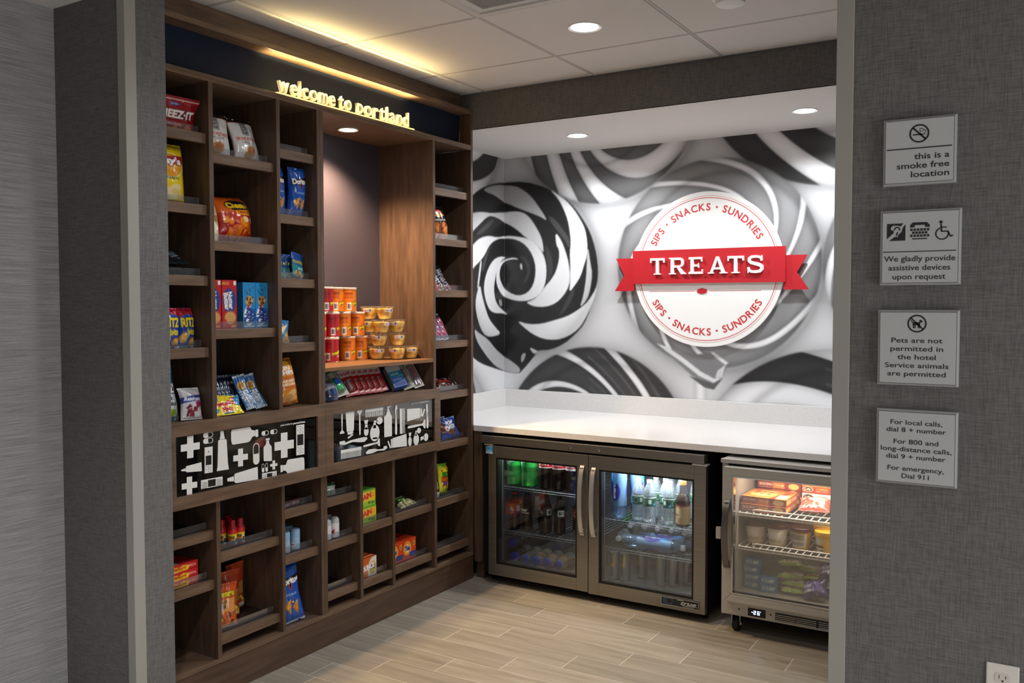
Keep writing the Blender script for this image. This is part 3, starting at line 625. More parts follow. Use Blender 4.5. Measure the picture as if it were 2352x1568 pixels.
# doors with printed glass
def door(y0, y1):
    z0, z1 = .7335, 1.037; f = .046
    b = B()
    for pts in ([(y0, z0), (y1, z0), (y1-f, z0+f), (y0+f, z0+f)], [(y1, z0), (y1, z1), (y1-f, z1-f), (y1-f, z0+f)], [(y1, z1), (y0, z1), (y0+f, z1-f), (y1-f, z1-f)], [(y0, z1), (y0, z0), (y0+f, z0+f), (y0+f, z1-f)]):
        q = [(a+(0), c) for a, c in pts]; b.prism(q, .0005, .02, 'x')
    d = cpart('glass_door', b, WOODH, bevel=.0008)
    cpart('pane', B().box(.008, .011, y0+f, y1-f, z0+f, z1-f), GLASSC, d, bevel=0)
    return d
d1 = door(1.968, 2.7555); d2 = door(2.7565, 3.568)
class G2:   # flat white print shapes given in photo-zoom pixels, mapped onto the door glass
    def __init__(s, o, ex, ey): s.b = B(); s.o, s.ex, s.ey = o, ex, ey
    def m(s, x, y):   # bilinear quad -> (y,z)
        (ax, ay), (bx, by), (cx, cy), (dx, dy) = s.ex; Y0, Y1, Z0, Z1 = s.ey
        H = s.H
        q = H @ np.array([x, y, 1.0]); return Y0+(Y1-Y0)*q[0]/q[2], Z1-(Z1-Z0)*q[1]/q[2]
    def setup(s):
        src = s.ex; dst = [(0, 0), (1, 0), (1, 1), (0, 1)]; A = []; r = []
        for (x, y), (u, v) in zip(src, dst):
            A.append([x, y, 1, 0, 0, 0, -u*x, -u*y]); r.append(u); A.append([0, 0, 0, x, y, 1, -v*x, -v*y]); r.append(v)
        h = np.linalg.solve(np.array(A, float), np.array(r, float)); s.H = np.append(h, 1).reshape(3, 3); return s
    def P(s, pts, dz=0.0):
        q = [s.m(*p) for p in pts]
        ar = sum(q[i][0]*q[(i+1) % len(q)][1]-q[(i+1) % len(q)][0]*q[i][1] for i in range(len(q)))
        if ar < 0: q = q[::-1]
        s.b.prism(q, .0112+dz, .0122+dz, 'x')
    def E(s, y, z, ry, rz, n=20, rot=0): # ellipse in metres
        q = [(y+ry*math.cos(t)*math.cos(rot)-rz*math.sin(t)*math.sin(rot), z+ry*math.cos(t)*math.sin(rot)+rz*math.sin(t)*math.cos(rot)) for t in [2*PI*k/n for k in range(n)]]
        s.b.prism(q, .0112, .0122, 'x')
    def R(s, y, z, w, h, rot=0):
        ca, sa = math.cos(rot), math.sin(rot)
        s.b.prism([(y+a*w/2*ca-c*h/2*sa, z+a*w/2*sa+c*h/2*ca) for a, c in ((-1,-1),(1,-1),(1,1),(-1,1))], .0112, .0122, 'x')
    def S(s, prof, y, z, k, rot=0): # mirrored silhouette profile [(t, half width)] along axis from t=0..1
        pts = [(w_, t) for t, w_ in prof] + [(-w_, t) for t, w_ in reversed(prof)]; ca, sa = math.cos(rot), math.sin(rot)
        s.b.prism([(y+k*(a*ca-t*sa), z+k*(a*sa+t*ca)) for a, t in pts], .0112, .0122, 'x')
    def ring(s, y, z, ry, rz, th, n=20):
        for k in range(n):
            t0, t1 = 2*PI*k/n, 2*PI*(k+1)/n
            s.b.prism([(y+ry*math.cos(t0), z+rz*math.sin(t0)), (y+ry*math.cos(t1), z+rz*math.sin(t1)), (y+(ry-th)*math.cos(t1), z+(rz-th)*math.sin(t1)), (y+(ry-th)*math.cos(t0), z+(rz-th)*math.sin(t0))][::-1], .0112, .0122, 'x')
def rotq(q, c, a): return q
g = G2(None, [(128,465),(1968,200),(1972,860),(140,1250)], (2.014, 2.7095, .7795, .991)).setup()
def cross(cx, cy, hw, hh, aw, ah):   # plus sign centred (cx,cy) in zoom px, following the print's slope
    k = -.148
    g.P([(cx-aw, cy-hh-aw*k), (cx+aw, cy-hh+aw*k), (cx+aw, cy+hh+aw*k), (cx-aw, cy+hh-aw*k)])
    g.P([(cx-hw, cy-ah-hw*k), (cx-aw, cy-ah-aw*k), (cx-aw, cy+ah-aw*k), (cx-hw, cy+ah-hw*k)]); g.P([(cx+aw, cy-ah+aw*k), (cx+hw, cy-ah+hw*k), (cx+hw, cy+ah+hw*k), (cx+aw, cy+ah+aw*k)])
cross(333, 592, 122, 143, 40, 45); cross(984, 733, 94, 115, 31, 38); cross(1549, 577, 124, 163, 42, 55); cross(322, 1093, 100, 115, 34, 38); cross(1414, 832, 46, 58, 16, 17)
YZ = lambda x, y: g.m(x, y)
def capsule(cx, cy, L_, r, horiz=True, G=None):
    G = G or g; y, z = G.m(cx, cy)
    pts = lambda s: [(s*(L_/2-r)+s*r*math.cos(t), r*math.sin(t)) for t in np.linspace(-PI/2, PI/2, 9)]
    # filled half
    h = [(0, -r)] + [(-a, b) for a, b in [(L_/2-r+r*math.cos(t), r*math.sin(t)) for t in np.linspace(-PI/2, PI/2, 9)]] + [(0, r)]
    th = r*.16; sg = 1 if horiz else -1
    def put(pl):
        q = [(y+a, z+b) for a, b in pl] if horiz else [(y+b, z+a*1) for a, b in pl]
        ar = sum(q[i][0]*q[(i+1) % len(q)][1]-q[(i+1) % len(q)][0]*q[i][1] for i in range(len(q)))
        G.b.prism(q if ar > 0 else q[::-1], .0112, .0122, 'x')
    put(h)
    o_ = [(0, -r)] + [(L_/2-r+r*math.cos(t), r*math.sin(t)) for t in np.linspace(-PI/2, PI/2, 9)] + [(0, r)]
    i_ = [(a*(1-th*1.6/L_) - (0 if a == 0 else th*.6), b*(1-th/r)) for a, b in o_]
    for k in range(len(o_)-1): put([o_[k], o_[k+1], i_[k+1], i_[k]])
capsule(565, 437, .044, .0095); capsule(565, 513, .044, .0095); capsule(1303, 418, .036, .0088); capsule(1415, 401, .036, .0088)
capsule(1187, 686, .083, .0155, False); capsule(1275, 872, .034, .006, False); capsule(1321, 864, .034, .006, False)
# bottles and tubes
g.P([(862,400),(875,372),(1098,336),(1112,345),(1128,375),(1176,384),(1178,453),(1140,462),(1105,520),(1080,535),(890,566),(872,555),(862,505)])
g.P([(1179,375),(1211,368),(1213,463),(1181,470)])
g.P([(1500,840),(1526,832),(1529,922),(1502,930)]); g.P([(1530,838),(1570,832),(1592,770),(1610,762),(1790,735),(1806,745),(1810,800),(1810,893),(1590,941),(1570,910),(1532,906)])
g.P([(1310,490),(1360,482),(1361,506),(1311,514)]); g.P([(1318,518),(1352,513),(1355,555),(1385,590),(1390,770),(1380,780),(1295,783),(1284,775),(1282,605),(1315,560)])
g.P([(722,390),(764,386),(772,455),(778,458),(778,488),(718,498),(716,466),(724,462)]); g.P([(694,520),(705,503),(790,492),(803,500),(820,800),(832,884),(676,908),(686,850)])
g.P([(217,886),(270,868),(276,905),(218,906)]); g.P([(276,852),(285,840),(478,790),(482,905),(290,920),(275,910)])
g.P([(813,1003),(895,975),(900,1040),(815,1042)]); g.P([(903,955),(918,940),(1190,858),(1205,856),(1209,1018),(930,1065),(906,1055)])
# plasters
def plaster(x0, y0, x1, y1, k, holes, pad):
    g.P([(x0, y0), (x1, y0+k*(x1-x0)), (x1, y1+k*(x1-x0)), (x0, y1)])
DG = B()
def hole(gx_, cx, cy, r=5):
    q = [g.m(cx+a*r, cy+c*r) for a, c in ((-1,-1),(1,-1),(1,1),(-1,1))][::-1]; DG.prism(q, .0123, .0126, 'x')
def pad(x0, y0, x1, y1, k):
    q = [g.m(*p) for p in [(x0, y0), (x1, y0+k*(x1-x0)), (x1, y1+k*(x1-x0)), (x0, y1)]][::-1]; DG.prism(q, .0123, .0126, 'x')
plaster(1706, 320, 1810, 710, -.14, 0, 0); pad(1718, 442, 1796, 583, -.14)
plaster(519, 600, 622, 936, -.14, 0, 0); pad(532, 709, 606, 830, -.14); hole(g, 568, 655, 7)
plaster(472, 1026, 750, 1140, -.18, 0, 0); pad(562, 1024, 660, 1112, -.18)
g.P([(1262,942),(1450,908),(1450,970),(1262,1012)]); pad(1324, 944, 1390, 993, -.16)
for cx, cy, nx, ny, sx, sy in ((1757, 330, 4, 4, 17, 25), (1757, 600, 4, 4, 17, 24), (572, 838, 4, 4, 17, 22), (518, 1050, 4, 5, 17, 18), (703, 1015, 4, 5, 17, 18), (1293, 960, 3, 4, 15, 14), (1418, 938, 3, 4, 15, 14)):
    for i in range(nx):
        for j in range(ny):
            if (i+j) % 2 == 0 or nx*ny > 16: hole(g, cx+(i-(nx-1)/2)*sx + (4 if j % 2 else -4), cy+j*sy-(i-(nx-1)/2)*sx*.14+4, 4.5)
cpart('printed_graphics', g.b, WHITEP, d1, bevel=0, label='white first aid silhouettes printed on the glass'); cpart('print_cutouts', DG, mat('print_gap', '141210', .5), d1, bevel=0)
MX = Matrix(((0,-1,0,0),(1,0,0,0),(0,0,1,0),(0,0,0,1)))   # (x,y,z) -> (-y,x,z): front -y becomes +x
def shelftext(b, parts, y_right, z, h):
    # parts right to left so that the line ends at y_right
    y = y_right
    for s, off in reversed(parts):
        w_ = text_body(b, s, h, y, z, -.0122, -.0112, 'r', off, M=MX); y -= w_ + h*.35
tb = B(); shelftext(tb, [('peek inside for', 0.0), ('personal items.', .035)], 2.645, .9715, .0080); cpart('lettering', tb, WHITEP, d1, bevel=0)
g = G2(None, [(163,415),(1568,212),(1560,820),(163,1110)], (2.8025, 3.522, .7795, .991)).setup()
def rez(pts): g.P(pts)
def razor(hx_, hy_, tx, ty, hw=40):     # head centre, handle end
    (y0, z0), (y1, z1) = g.m(hx_, hy_), g.m(tx, ty); L_ = math.hypot(y1-y0, z1-z0); a = math.atan2(-(y1-y0), (z1-z0))
    g.S([(-.03, .0), (-.029, .16), (.03, .16), (.07, .13), (.12, .05), (.2, .03), (.6, .045), (.95, .04), (1, .02)], y0, z0, L_, a)
razor(298, 690, 298, 415); razor(540, 380, 541, 720); razor(1440, 575, 1200, 622); razor(806, 825, 585, 880)
def brush(pts): g.P(pts)
g.P([(348,400),(466,386),(458,640),(450,660),(362,672)]); g.P([(370,678),(446,662),(448,690),(420,712),(376,712)]); g.P([(372,752),(440,705),(452,715),(384,770)])
def comb(x0, y0, x1, y1, h, k, vert=False, n=18):
    if not vert:
        g.P([(x0, y0), (x1, y1), (x1, y1+h*.35), (x0, y0+h*.35)])
        for i in range(n):
            a = x0+(x1-x0)*(i+.1)/n; c = x0+(x1-x0)*(i+.55)/n; ya = y0+(y1-y0)*(a-x0)/(x1-x0)
            g.P([(a, ya+h*.33), (c, ya+h*.33), (c, ya+h), (a, ya+h)])
    else:
        g.P([(x0, y0), (x0+h*.4, y0), (x0+h*.4, y1), (x0, y1)])
        for i in range(n):
            a = y0+(y1-y0)*(i+.05)/n; c = y0+(y1-y0)*(i+.5)/n; g.P([(x0+h*.38, a), (x0+h, a-4), (x0+h, c-4), (x0+h*.38, c)])
comb(618, 362, 862, 330, 112, 0); comb(277, 930, 556, 882, 125, 0); comb(1092, 354, 0, 710, 70, 0, True, 22)
g.P([(600,515),(655,508),(645,566),(612,572)]); 
y, z = g.m(628, 672); g.E(y, z, .0155, .019); g.P([(614,578),(644,573),(650,640),(606,645)])
y, z = g.m(745, 695); g.E(y, z, .0325, .037); g.P([(727,555),(760,550),(762,625),(724,630)]); g.P([(735,520),(762,516),(762,548),(735,552)]); g.P([(762,522),(790,515),(790,530),(762,536)]); y, z = g.m(812, 522); g.E(y, z, .021, .0165); g.P([(716,760),(776,752),(780,775),(712,782)])
g.P([(876,470),(905,440),(920,385),(948,380),(965,430),(982,460),(980,740),(876,756)]); g.P([(918,355),(942,350),(946,378),(918,382)]); g.P([(910,320),(968,308),(966,330),(940,345),(922,348)])
g.P([(1034,310),(1058,300),(1060,365),(1044,370),(1046,470),(1054,600),(1050,715),(1036,725),(1024,700),(1028,560),(1034,450),(1026,380)])
g.P([(1460,300),(1480,290),(1484,380),(1478,430),(1490,560),(1486,630),(1468,640),(1458,600),(1466,470),(1460,380)])
g.P([(1195,360),(1375,350),(1378,480),(1195,538)]); g.P([(1382,358),(1402,356),(1405,460),(1384,470)]); g.P([(1428,360),(1447,366),(1415,470),(1400,465)])
g.P([(262,810),(330,796),(340,825),(420,790),(590,750),(635,750),(642,775),(600,815),(540,820),(440,815),(330,855),(262,850)])
g.P([(617,965),(660,925),(740,915),(800,925),(862,915),(864,885),(905,875),(915,905),(870,940),(780,945),(700,980),(630,990)])
g.P([(990,772),(1180,712),(1185,885),(990,905)]); g.P([(965,785),(986,780),(986,905),(968,908)]); g.P([(918,815),(934,808),(966,905),(948,912)])
y, z = g.m(1228, 820); g.E(y, z, .0135, .0225); g.P([(1212,700),(1248,692),(1240,745),(1218,748)])
y, z = g.m(1315, 795); g.E(y, z, .0215, .027); g.P([(1302,700),(1320,696),(1324,740),(1302,744)]); y, z = g.m(1356, 668); g.E(y, z, .0155, .0135); g.P([(1306,675),(1332,668),(1332,684),(1306,694)])
y, z = g.m(1452, 762); g.E(y, z, .018, .0185); g.P([(1378,760),(1430,745),(1430,780),(1376,812)])
cpart('printed_graphics', g.b, WHITEP, d2, bevel=0, label='white toiletry silhouettes printed on the glass')
tb = B(); shelftext(tb, [('peek inside for', 0.0), ('personal items', .035)], 3.476, .978, .0080); cpart('lettering', tb, WHITEP, d2, bevel=0)

# illuminated sign on the top board
sg = thing('welcome_sign', 'glowing warm white letters reading welcome to portland on top of the cabinet', 'sign', (-.02, 3.1, 2.276))
zb = .012
def sy(v): return v-3.1
def sx(v): return v+.02
words = [('welcome', 2.556, 2.880), ('to', 2.908, 2.982), ('portland', 3.020, 3.385)]
for wd, a, c in words:
    # letters one by one, spread between the word's ends
    cum = []; tot = 0
    for ch in wd:
        v_, t_, adv = text_tris(ch, .012); x0_, x1_ = v_[:, 0].min(), v_[:, 0].max(); cum.append((tot, x1_-x0_)); tot += x1_-x0_+.17
    k = (c-a)/(tot-.17)
    for ch, (st_, wl) in zip(wd, cum):
        b = B(); M_ = MX.copy(); hgt = .066
        yy = a + (st_+wl/2)*k - 3.1
        text_body(b, ch, hgt, yy, zb+.006, .004, .018, 'c', .012, width=wl*k, M=MX)
        obj('letter', b, LETF, sg)
b = B().box(-.004, .012, sy(2.535), sy(3.405), 0, .008); obj('rail', b, RAILG, sg, shift=False)
obj('rail_back', B().box(-.018, -.005, sy(2.535), sy(3.44), 0, .005), WHITE, sg)
for k in range(16):   # the sign's own leds, shining up and down
    yy = 2.53 + k*(3.38-2.53)/15
    lamp('sign_led_lamp', 'SPOT', (-.014, yy, 2.400), .58, SIGNC, rot=(R_(180), 0, 0), angle=150, blend=.6, radius=.003)
    lamp('sign_led_lamp', 'SPOT', (-.014, yy, 2.398), 3.9, SIGNC, rot=(0, R_(-9), 0), angle=68, blend=.5, radius=.003)

# ------------------------------------------------------------------ TREATS wall sign
YS = 4.735
ts = thing('treats_sign', 'round white treats sign with red ribbon on the swirl mural', 'sign', (.962, YB-.002, 1.643), world=True)
cx, cz, Rx = .965, 1.643, .426
S_ = (4.735)/4.765
obj('disc', B().lathe([(Rx, 0), (Rx, .016)], 96, c=(cx, YB-.012, cz), axis='y'), SIGNW, ts, True)
obj('standoff', B().lathe([(.05, 0), (.05, .012)], 24, c=(cx, YB-.001, cz), axis='y'), DARKG, ts)
yd = YB-.028
b = B()
for r0, r1 in ((.389, .3925), (.4005, .4020)):
    n = 120
    for k in range(n):
        t0, t1 = 2*PI*k/n, 2*PI*(k+1)/n
        b.prism([(cx+r0*math.cos(t0), cz+r0*math.sin(t0)), (cx+r1*math.cos(t0), cz+r1*math.sin(t0)), (cx+r1*math.cos(t1), cz+r1*math.sin(t1)), (cx+r0*math.cos(t1), cz+r0*math.sin(t1))], yd-.0005, yd, 'y')
obj('border_rings', b, REDP, ts)
def arc_text(b, s, r, a0, a1, h, y0, y1, top=True):
    ws = []
    for ch in s: ws.append(.30 if ch == ' ' else (.16 if ch == '·' else (lambda q: q[0][:, 0].max()-q[0][:, 0].min())(text_tris(ch, .01))))
    b.append(B()); gaps = .11; tot = sum(ws)+gaps*(len(s)-1); p = 0
    for ch, w_ in zip(s, ws):
        c_ = (p+w_/2)/tot; a = a0+(a1-a0)*c_; p += w_+gaps
        if ch == ' ':
            b.append(B()); continue
        x, z = cx+r*math.cos(a), cz+r*math.sin(a); rot = a-PI/2 if top else a+PI/2
        if ch == '·': b[-1].prism([(x+.006*math.cos(t), z+.006*math.sin(t)) for t in [2*PI*k/12 for k in range(12)]], y0, y1, 'y')
        else: text_body(b[-1], ch, h, x, z, y0, y1, 'c', .022, rot=rot, vc='mid')
bs = []
arc_text(bs, 'SIPS · SNACKS · SUNDRIES', .342, R_(155), R_(28), .040, yd-.0008, yd); arc_text(bs, 'SIPS · SNACKS · SUNDRIES', .342, R_(210), R_(330), .040, yd-.0008, yd, False)
for b in bs: obj('lettering', b, REDP, ts)
yr = YB-.040
obj('ribbon', B().box(.540, 1.402, yr-.010, yr, 1.568, 1.755), RED, ts)
obj('ribbon_tail', B().prism([(.422, 1.528), (.545, 1.528), (.545, 1.715), (.430, 1.715), (.482, 1.618)], yr+.003, yr+.011), RED, ts)
obj('ribbon_tail', B().prism([(1.390, 1.528), (1.518, 1.528), (1.458, 1.618), (1.510, 1.708), (1.390, 1.708)], yr+.003, yr+.011), RED, ts)
# TREATS letters with slab serifs
def glyph(ch):
    h, t, s = 1.0, .20, .12; P = []
    if ch == 'T': P = [[(.40,0),(.60,0),(.60,1),(.40,1)], [(.0,.86),(1,.86),(1,1),(0,1)], [(0,.72),(.07,.72),(.09,.86),(0,.86)], [(.93,.72),(1,.72),(1,.86),(.91,.86)], [(.26,0),(.74,0),(.74,.07),(.26,.07)]]
    if ch == 'R': P = [[(.12,0),(.32,0),(.32,1),(.12,1)], [(.0,0),(.44,0),(.44,.07),(0,.07)], [(0,.93),(.2,.93),(.2,1),(0,1)], [(.3,.86),(.68,.86),(.78,.82),(.88,.92),(.72,1),(.3,1)], [(.3,.40),(.68,.40),(.86,.48),(.76,.55),(.66,.53),(.3,.53)], [(.76,.55),(.86,.48),(.93,.60),(.94,.76),(.88,.92),(.78,.82),(.79,.66)], [(.50,.42),(.70,.42),(1.0,.07),(.78,.0)], [(.76,0),(1.08,0),(1.08,.07),(.82,.07)]]
    if ch == 'E': P = [[(.12,0),(.32,0),(.32,1),(.12,1)], [(0,0),(.92,0),(.92,.13),(0,.13)], [(0,.87),(.88,.87),(.88,1),(0,1)], [(.3,.44),(.66,.44),(.66,.56),(.3,.56)], [(.85,.1),(.92,.1),(.92,.27),(.87,.27)], [(.82,.73),(.88,.73),(.88,.9),(.80,.9)], [(.62,.36),(.67,.36),(.67,.64),(.62,.64)]]
    if ch == 'A': P = [[(.08,0),(.24,0),(.54,.82),(.46,1)], [(.46,1),(.54,.82),(.80,0),(1.02,0),(.60,1)], [(.26,.24),(.80,.24),(.78,.36),(.28,.36)], [(-.02,0),(.34,0),(.34,.07),(-.02,.07)], [(.68,0),(1.12,0),(1.12,.07),(.68,.07)]]
    if ch == 'S':
        pts = [(.88,.72),(.84,.84),(.70,.92),(.5,.94),(.28,.92),(.14,.83),(.13,.70),(.24,.60),(.5,.53),(.76,.46),(.90,.36),(.90,.20),(.78,.09),(.5,.06),(.26,.08),(.12,.16),(.09,.30)]
        for i in range(len(pts)-1):
            (x0, z0), (x1, z1) = pts[i], pts[i+1]; L_ = math.hypot(x1-x0, z1-z0); wd = .058+.035*(1-abs(i-8)/8)*1.2; nx, nz = -(z1-z0)/L_*wd, (x1-x0)/L_*wd; ex, ez = (x1-x0)/L_*.03, (z1-z0)/L_*.03
            P.append([(x0+nx-ex, z0+nz-ez), (x0-nx-ex, z0-nz-ez), (x1-nx+ex, z1-nz+ez), (x1+nx+ex, z1+nz+ez)])
        P += [[(.84,.68),(.92,.68),(.92,1.0),(.86,1.0)], [(.05,0),(.11,0),(.13,.32),(.05,.32)]]
    return P
xs = [.652, .763, .879, .990, 1.097, 1.203]; wd_ = [.084, .092, .086, .094, .088, .088]
for ch, x0_, w_ in zip('TREATS', xs, wd_):
    b = B()
    for poly in glyph(ch):
        q = [(x0_+a*w_, 1.618+c*.092) for a, c in poly]
        ar = sum(q[i][0]*q[(i+1) % len(q)][1]-q[(i+1) % len(q)][0]*q[i][1] for i in range(len(q)))
        kk = getattr(b, 'kk', 0); b.kk = kk+1; b.prism(q if ar > 0 else q[::-1], yr-.024-.00015*kk, yr-.010)
    obj('letter', b, SIGNW, ts)
obj('divider_line', B().box(.635, .905, yd-.0008, yd, 1.5235, 1.5255).box(.985, 1.270, yd-.0008, yd, 1.5235, 1.5255), REDP, ts)
obj('divider_hexagon', B().prism([(.918, 1.516), (.945, 1.508), (.972, 1.516), (.972, 1.532), (.945, 1.540), (.918, 1.532)], yd-.004, yd), RED, ts)

# ------------------------------------------------------------------ plaques on the right wall
def plaque(label, x0, x1, z0, z1, fn):
    t = thing('wall_plaque', label, 'sign', ((x0+x1)/2, 2.45, z0), group=None, world=True)
    y0, bv = 2.430, .005
    b = B(); v = [(x0, 2.45, z0), (x1, 2.45, z0), (x1, 2.45, z1), (x0, 2.45, z1), (x0, 2.436, z0), (x1, 2.436, z0), (x1, 2.436, z1), (x0, 2.436, z1),
                  (x0+bv, y0, z0+bv), (x1-bv, y0, z0+bv), (x1-bv, y0, z1-bv), (x0+bv, y0, z1-bv)]
    b.add(v, [(0,1,5,4),(1,2,6,5),(2,3,7,6),(3,0,4,7),(4,5,9,8),(5,6,10,9),(6,7,11,10),(7,4,8,11),(3,2,1,0)])
    obj('plate', b, PLAQE, t); obj('face', B().box(x0+bv+.001, x1-bv-.001, y0-.0008, y0+.001, z0+bv+.001, z1-bv-.001), PLAQ, t)
    k = B(); ex = fn(k, y0-.0014, y0-.0008); obj('lettering', k, INK, t)
    for e_ in ex or []: obj('symbol', e_, INK, t)
def rng(b, cx, cz, r0, r1, y0, y1, a0=0, a1=2*PI, n=40):
    for k in range(n):
        t0, t1 = a0+(a1-a0)*k/n, a0+(a1-a0)*(k+1)/n
        b.prism([(cx+r0*math.cos(t0), cz+r0*math.sin(t0)), (cx+r1*math.cos(t0), cz+r1*math.sin(t0)), (cx+r1*math.cos(t1), cz+r1*math.sin(t1)), (cx+r0*math.cos(t1), cz+r0*math.sin(t1))], y0, y1)
def bar(b, x0, z0, x1, z1, w, y0, y1):
    L_ = math.hypot(x1-x0, z1-z0); nx, nz = -(z1-z0)/L_*w/2, (x1-x0)/L_*w/2
    b.prism([(x0-nx, z0-nz), (x1-nx, z1-nz), (x1+nx, z1+nz), (x0+nx, z0+nz)], y0, y1)
def p1(b0, a, c):
    b = B(); sym = b
    cx, cz = 2.3155, 1.8735; rng(b, cx, cz, .0190, .0228, a, c); bar(b, cx-.0145, cz+.0145, cx+.0145, cz-.0145, .0042, a, c)
    b.box(cx-.0145, cx+.008, a, c, cz-.0042, cz-.0012); b.box(cx+.009, cx+.0105, a, c, cz-.0042, cz-.0012); b.box(cx+.0115, cx+.013, a, c, cz-.0042, cz-.0012)
    rng(b, cx+.005, cz+.008, .0035, .0048, a, c, .5, 5.0, 12); rng(b, cx+.011, cz+.0045, .003, .0043, a, c, -1.5, 2.8, 12)
    b = b0
    b.box(2.241, 2.389, a, c, 1.8365, 1.8392)
    for s, z in (('this is a', 1.8105), ('smoke free', 1.7885), ('location', 1.7665)): text_body(b, s, .0152, 2.384, z, a, c, 'r', .008, width={'this is a': .079, 'smoke free': .119, 'location': .086}[s])
    return [sym]
def p2(b0, a, c):
    b = B(); ear = b
    # ear symbol, phone with keys, wheelchair
    x, z = 2.266, 1.6315
    b.prism([(x-.0215, z-.0165), (x-.006, z-.002), (x-.006, z+.004), (x-.0125, z+.006), (x-.0125, z+.012), (x-.002, z+.0215), (x-.0215, z+.0215)], a, c)
    b.prism([(x-.002, z+.0215), (x-.006, z+.016), (x+.003, z+.0165), (x+.010, z+.014), (x+.0165, z+.0215)], a, c)
    b.prism([(x-.0155, z-.0215), (x+.0215, z-.0215), (x+.0215, z-.012), (x+.004, z-.012), (x-.004, z-.012)], a, c)
    b.prism([(x+.004, z-.012), (x+.0215, z-.012), (x+.0215, z+.0185), (x+.0155, z+.011), (x+.013, z+.0), (x+.006, z-.006)], a, c)
    rng(b, x+.002, z+.006, .0045, .0075, a, c, -.3, 3.3, 14); bar(b, x+.0035, z+.0, x+.0005, z-.009, .003, a, c)
    b = B(); phone = b
    x, z = 2.3205, 1.6315
    b.prism([(x-.0225, z+.010), (x-.0115, z+.011), (x-.0115, z+.016), (x+.0115, z+.016), (x+.0115, z+.011), (x+.0225, z+.010), (x+.0225, z+.015), (x+.016, z+.0225), (x-.016, z+.0225), (x-.0225, z+.015)], a, c)
    for j, (n, zz) in enumerate(((6, .0045), (5, -.003), (6, -.0105))):
        for i in range(n): q = x+(i-(n-1)/2)*.0076*(1 if n == 6 else .95); b.box(q-.0027, q+.0027, a, c, z+zz-.0028, z+zz+.0028)
    b.box(x-.017, x+.017, a, c, z-.0195, z-.0168)
    b = B(); chair = b
    x, z = 2.376, 1.630
    rng(b, x-.005, z-.006, .0125, .0155, a, c, 1.9, 6.6, 26); rng(b, x-.008, z+.0225, 0, .0038, a, c, 0, 2*PI, 14)
    bar(b, x-.0078, z+.018, x-.006, z-.001, .0036, a, c); bar(b, x-.0075, z+.0095, x+.005, z+.0095, .0026, a, c); bar(b, x-.0075, z-.0005, x+.008, z-.0005, .003, a, c); bar(b, x+.008, z+.0, x+.014, z-.014, .003, a, c); bar(b, x+.0135, z-.0135, x+.0195, z-.0105, .003, a, c)
    b = b0
    b.box(2.236, 2.403, a, c, 1.5810, 1.5830)
    for s, z, w_ in (('We gladly provide', 1.558, .163), ('assistive devices', 1.5355, .141), ('upon request', 1.513, .121)): text_body(b, s, .0142, 2.320, z, a, c, 'c', .004, width=w_)
    return [ear, phone, chair]
def p3(b0, a, c):
    b = B(); sym = b
    cx, cz = 2.318, 1.402; rng(b, cx, cz, .0185, .0222, a, c); bar(b, cx-.0145, cz+.0145, cx+.0145, cz-.0145, .0032, a, c)
    b.prism([(cx-.0105, cz-.004), (cx+.007, cz-.004), (cx+.0075, cz+.003), (cx+.012, cz+.003), (cx+.013, cz+.006), (cx+.009, cz+.010), (cx+.0065, cz+.0085), (cx+.004, cz+.003), (cx-.009, cz+.004)], a, c)
    for q in (-.009, -.0055, .002, .0052): b.box(cx+q, cx+q+.0024, a, c, cz-.0115, cz-.003)
    bar(b, cx-.010, cz+.002, cx-.0135, cz+.0085, .002, a, c)
    b = b0
    for s, z, w_ in (('Pets are not', 1.354, .117), ('permitted in', 1.333, .121), ('the hotel', 1.312, .088), ('Service animals', 1.291, .146), ('are permitted', 1.270, .134)): text_body(b, s, .0128, 2.318, z, a, c, 'c', .004, width=w_)
    return [sym]
def p4(b, a, c):
    for s, z, w_ in (('For local calls,', 1.147, .119), ('dial 8 + number', 1.128, .137), ('For 800 and', 1.098, .103), ('long-distance calls,', 1.079, .163), ('dial 9 + number', 1.060, .137), ('For emergency,', 1.030, .130), ('Dial 911', 1.011, .063)): text_body(b, s, .0122, 2.320, z, a, c, 'c', .004, width=w_)
plaque('grey plaque saying this is a smoke free location, topmost on right wall', 2.232, 2.399, 1.748, 1.914, p1)
plaque('grey plaque about assistive devices with ear, phone and wheelchair symbols', 2.228, 2.413, 1.4985, 1.686, p2)
plaque('grey plaque about pets and service animals with crossed-out dog symbol', 2.226, 2.413, 1.246, 1.436, p3)
plaque('grey plaque with telephone dialling instructions, lowest on right wall', 2.226, 2.414, .9945, 1.184, p4)
# outlet
ot = thing('wall_outlet', 'white duplex electrical outlet low on the right wall', 'outlet', (2.521, 2.45, .458), world=True)
obj('cover_plate', B().box(2.486, 2.557, 2.444, 2.45, .460, .574), mat('ivory_plate', 'e4e2dc', .35), ot, bevel=.003)
for z in (.541, .493):
    s = obj('socket', B().prism([(2.5215+.017*math.cos(t)*1.0, z+.0125*max(-.9, min(.9, math.sin(t)*1.3))) for t in [2*PI*k/20 for k in range(20)]], 2.4425, 2.444), mat('ivory_socket', 'd8d6cf', .35), ot)
    obj('slots', B().box(2.5135, 2.515, 2.4421, 2.4426, z-.002, z+.007).box(2.5275, 2.529, 2.4421, 2.4426, z-.001, z+.006).box(2.5195, 2.5235, 2.4421, 2.4426, z-.009, z-.005), INK, s)
obj('screw', B().lathe([(.003, 0), (.002, .001)], 12, c=(2.5215, 2.444, .517), axis='y'), CHROME, ot)
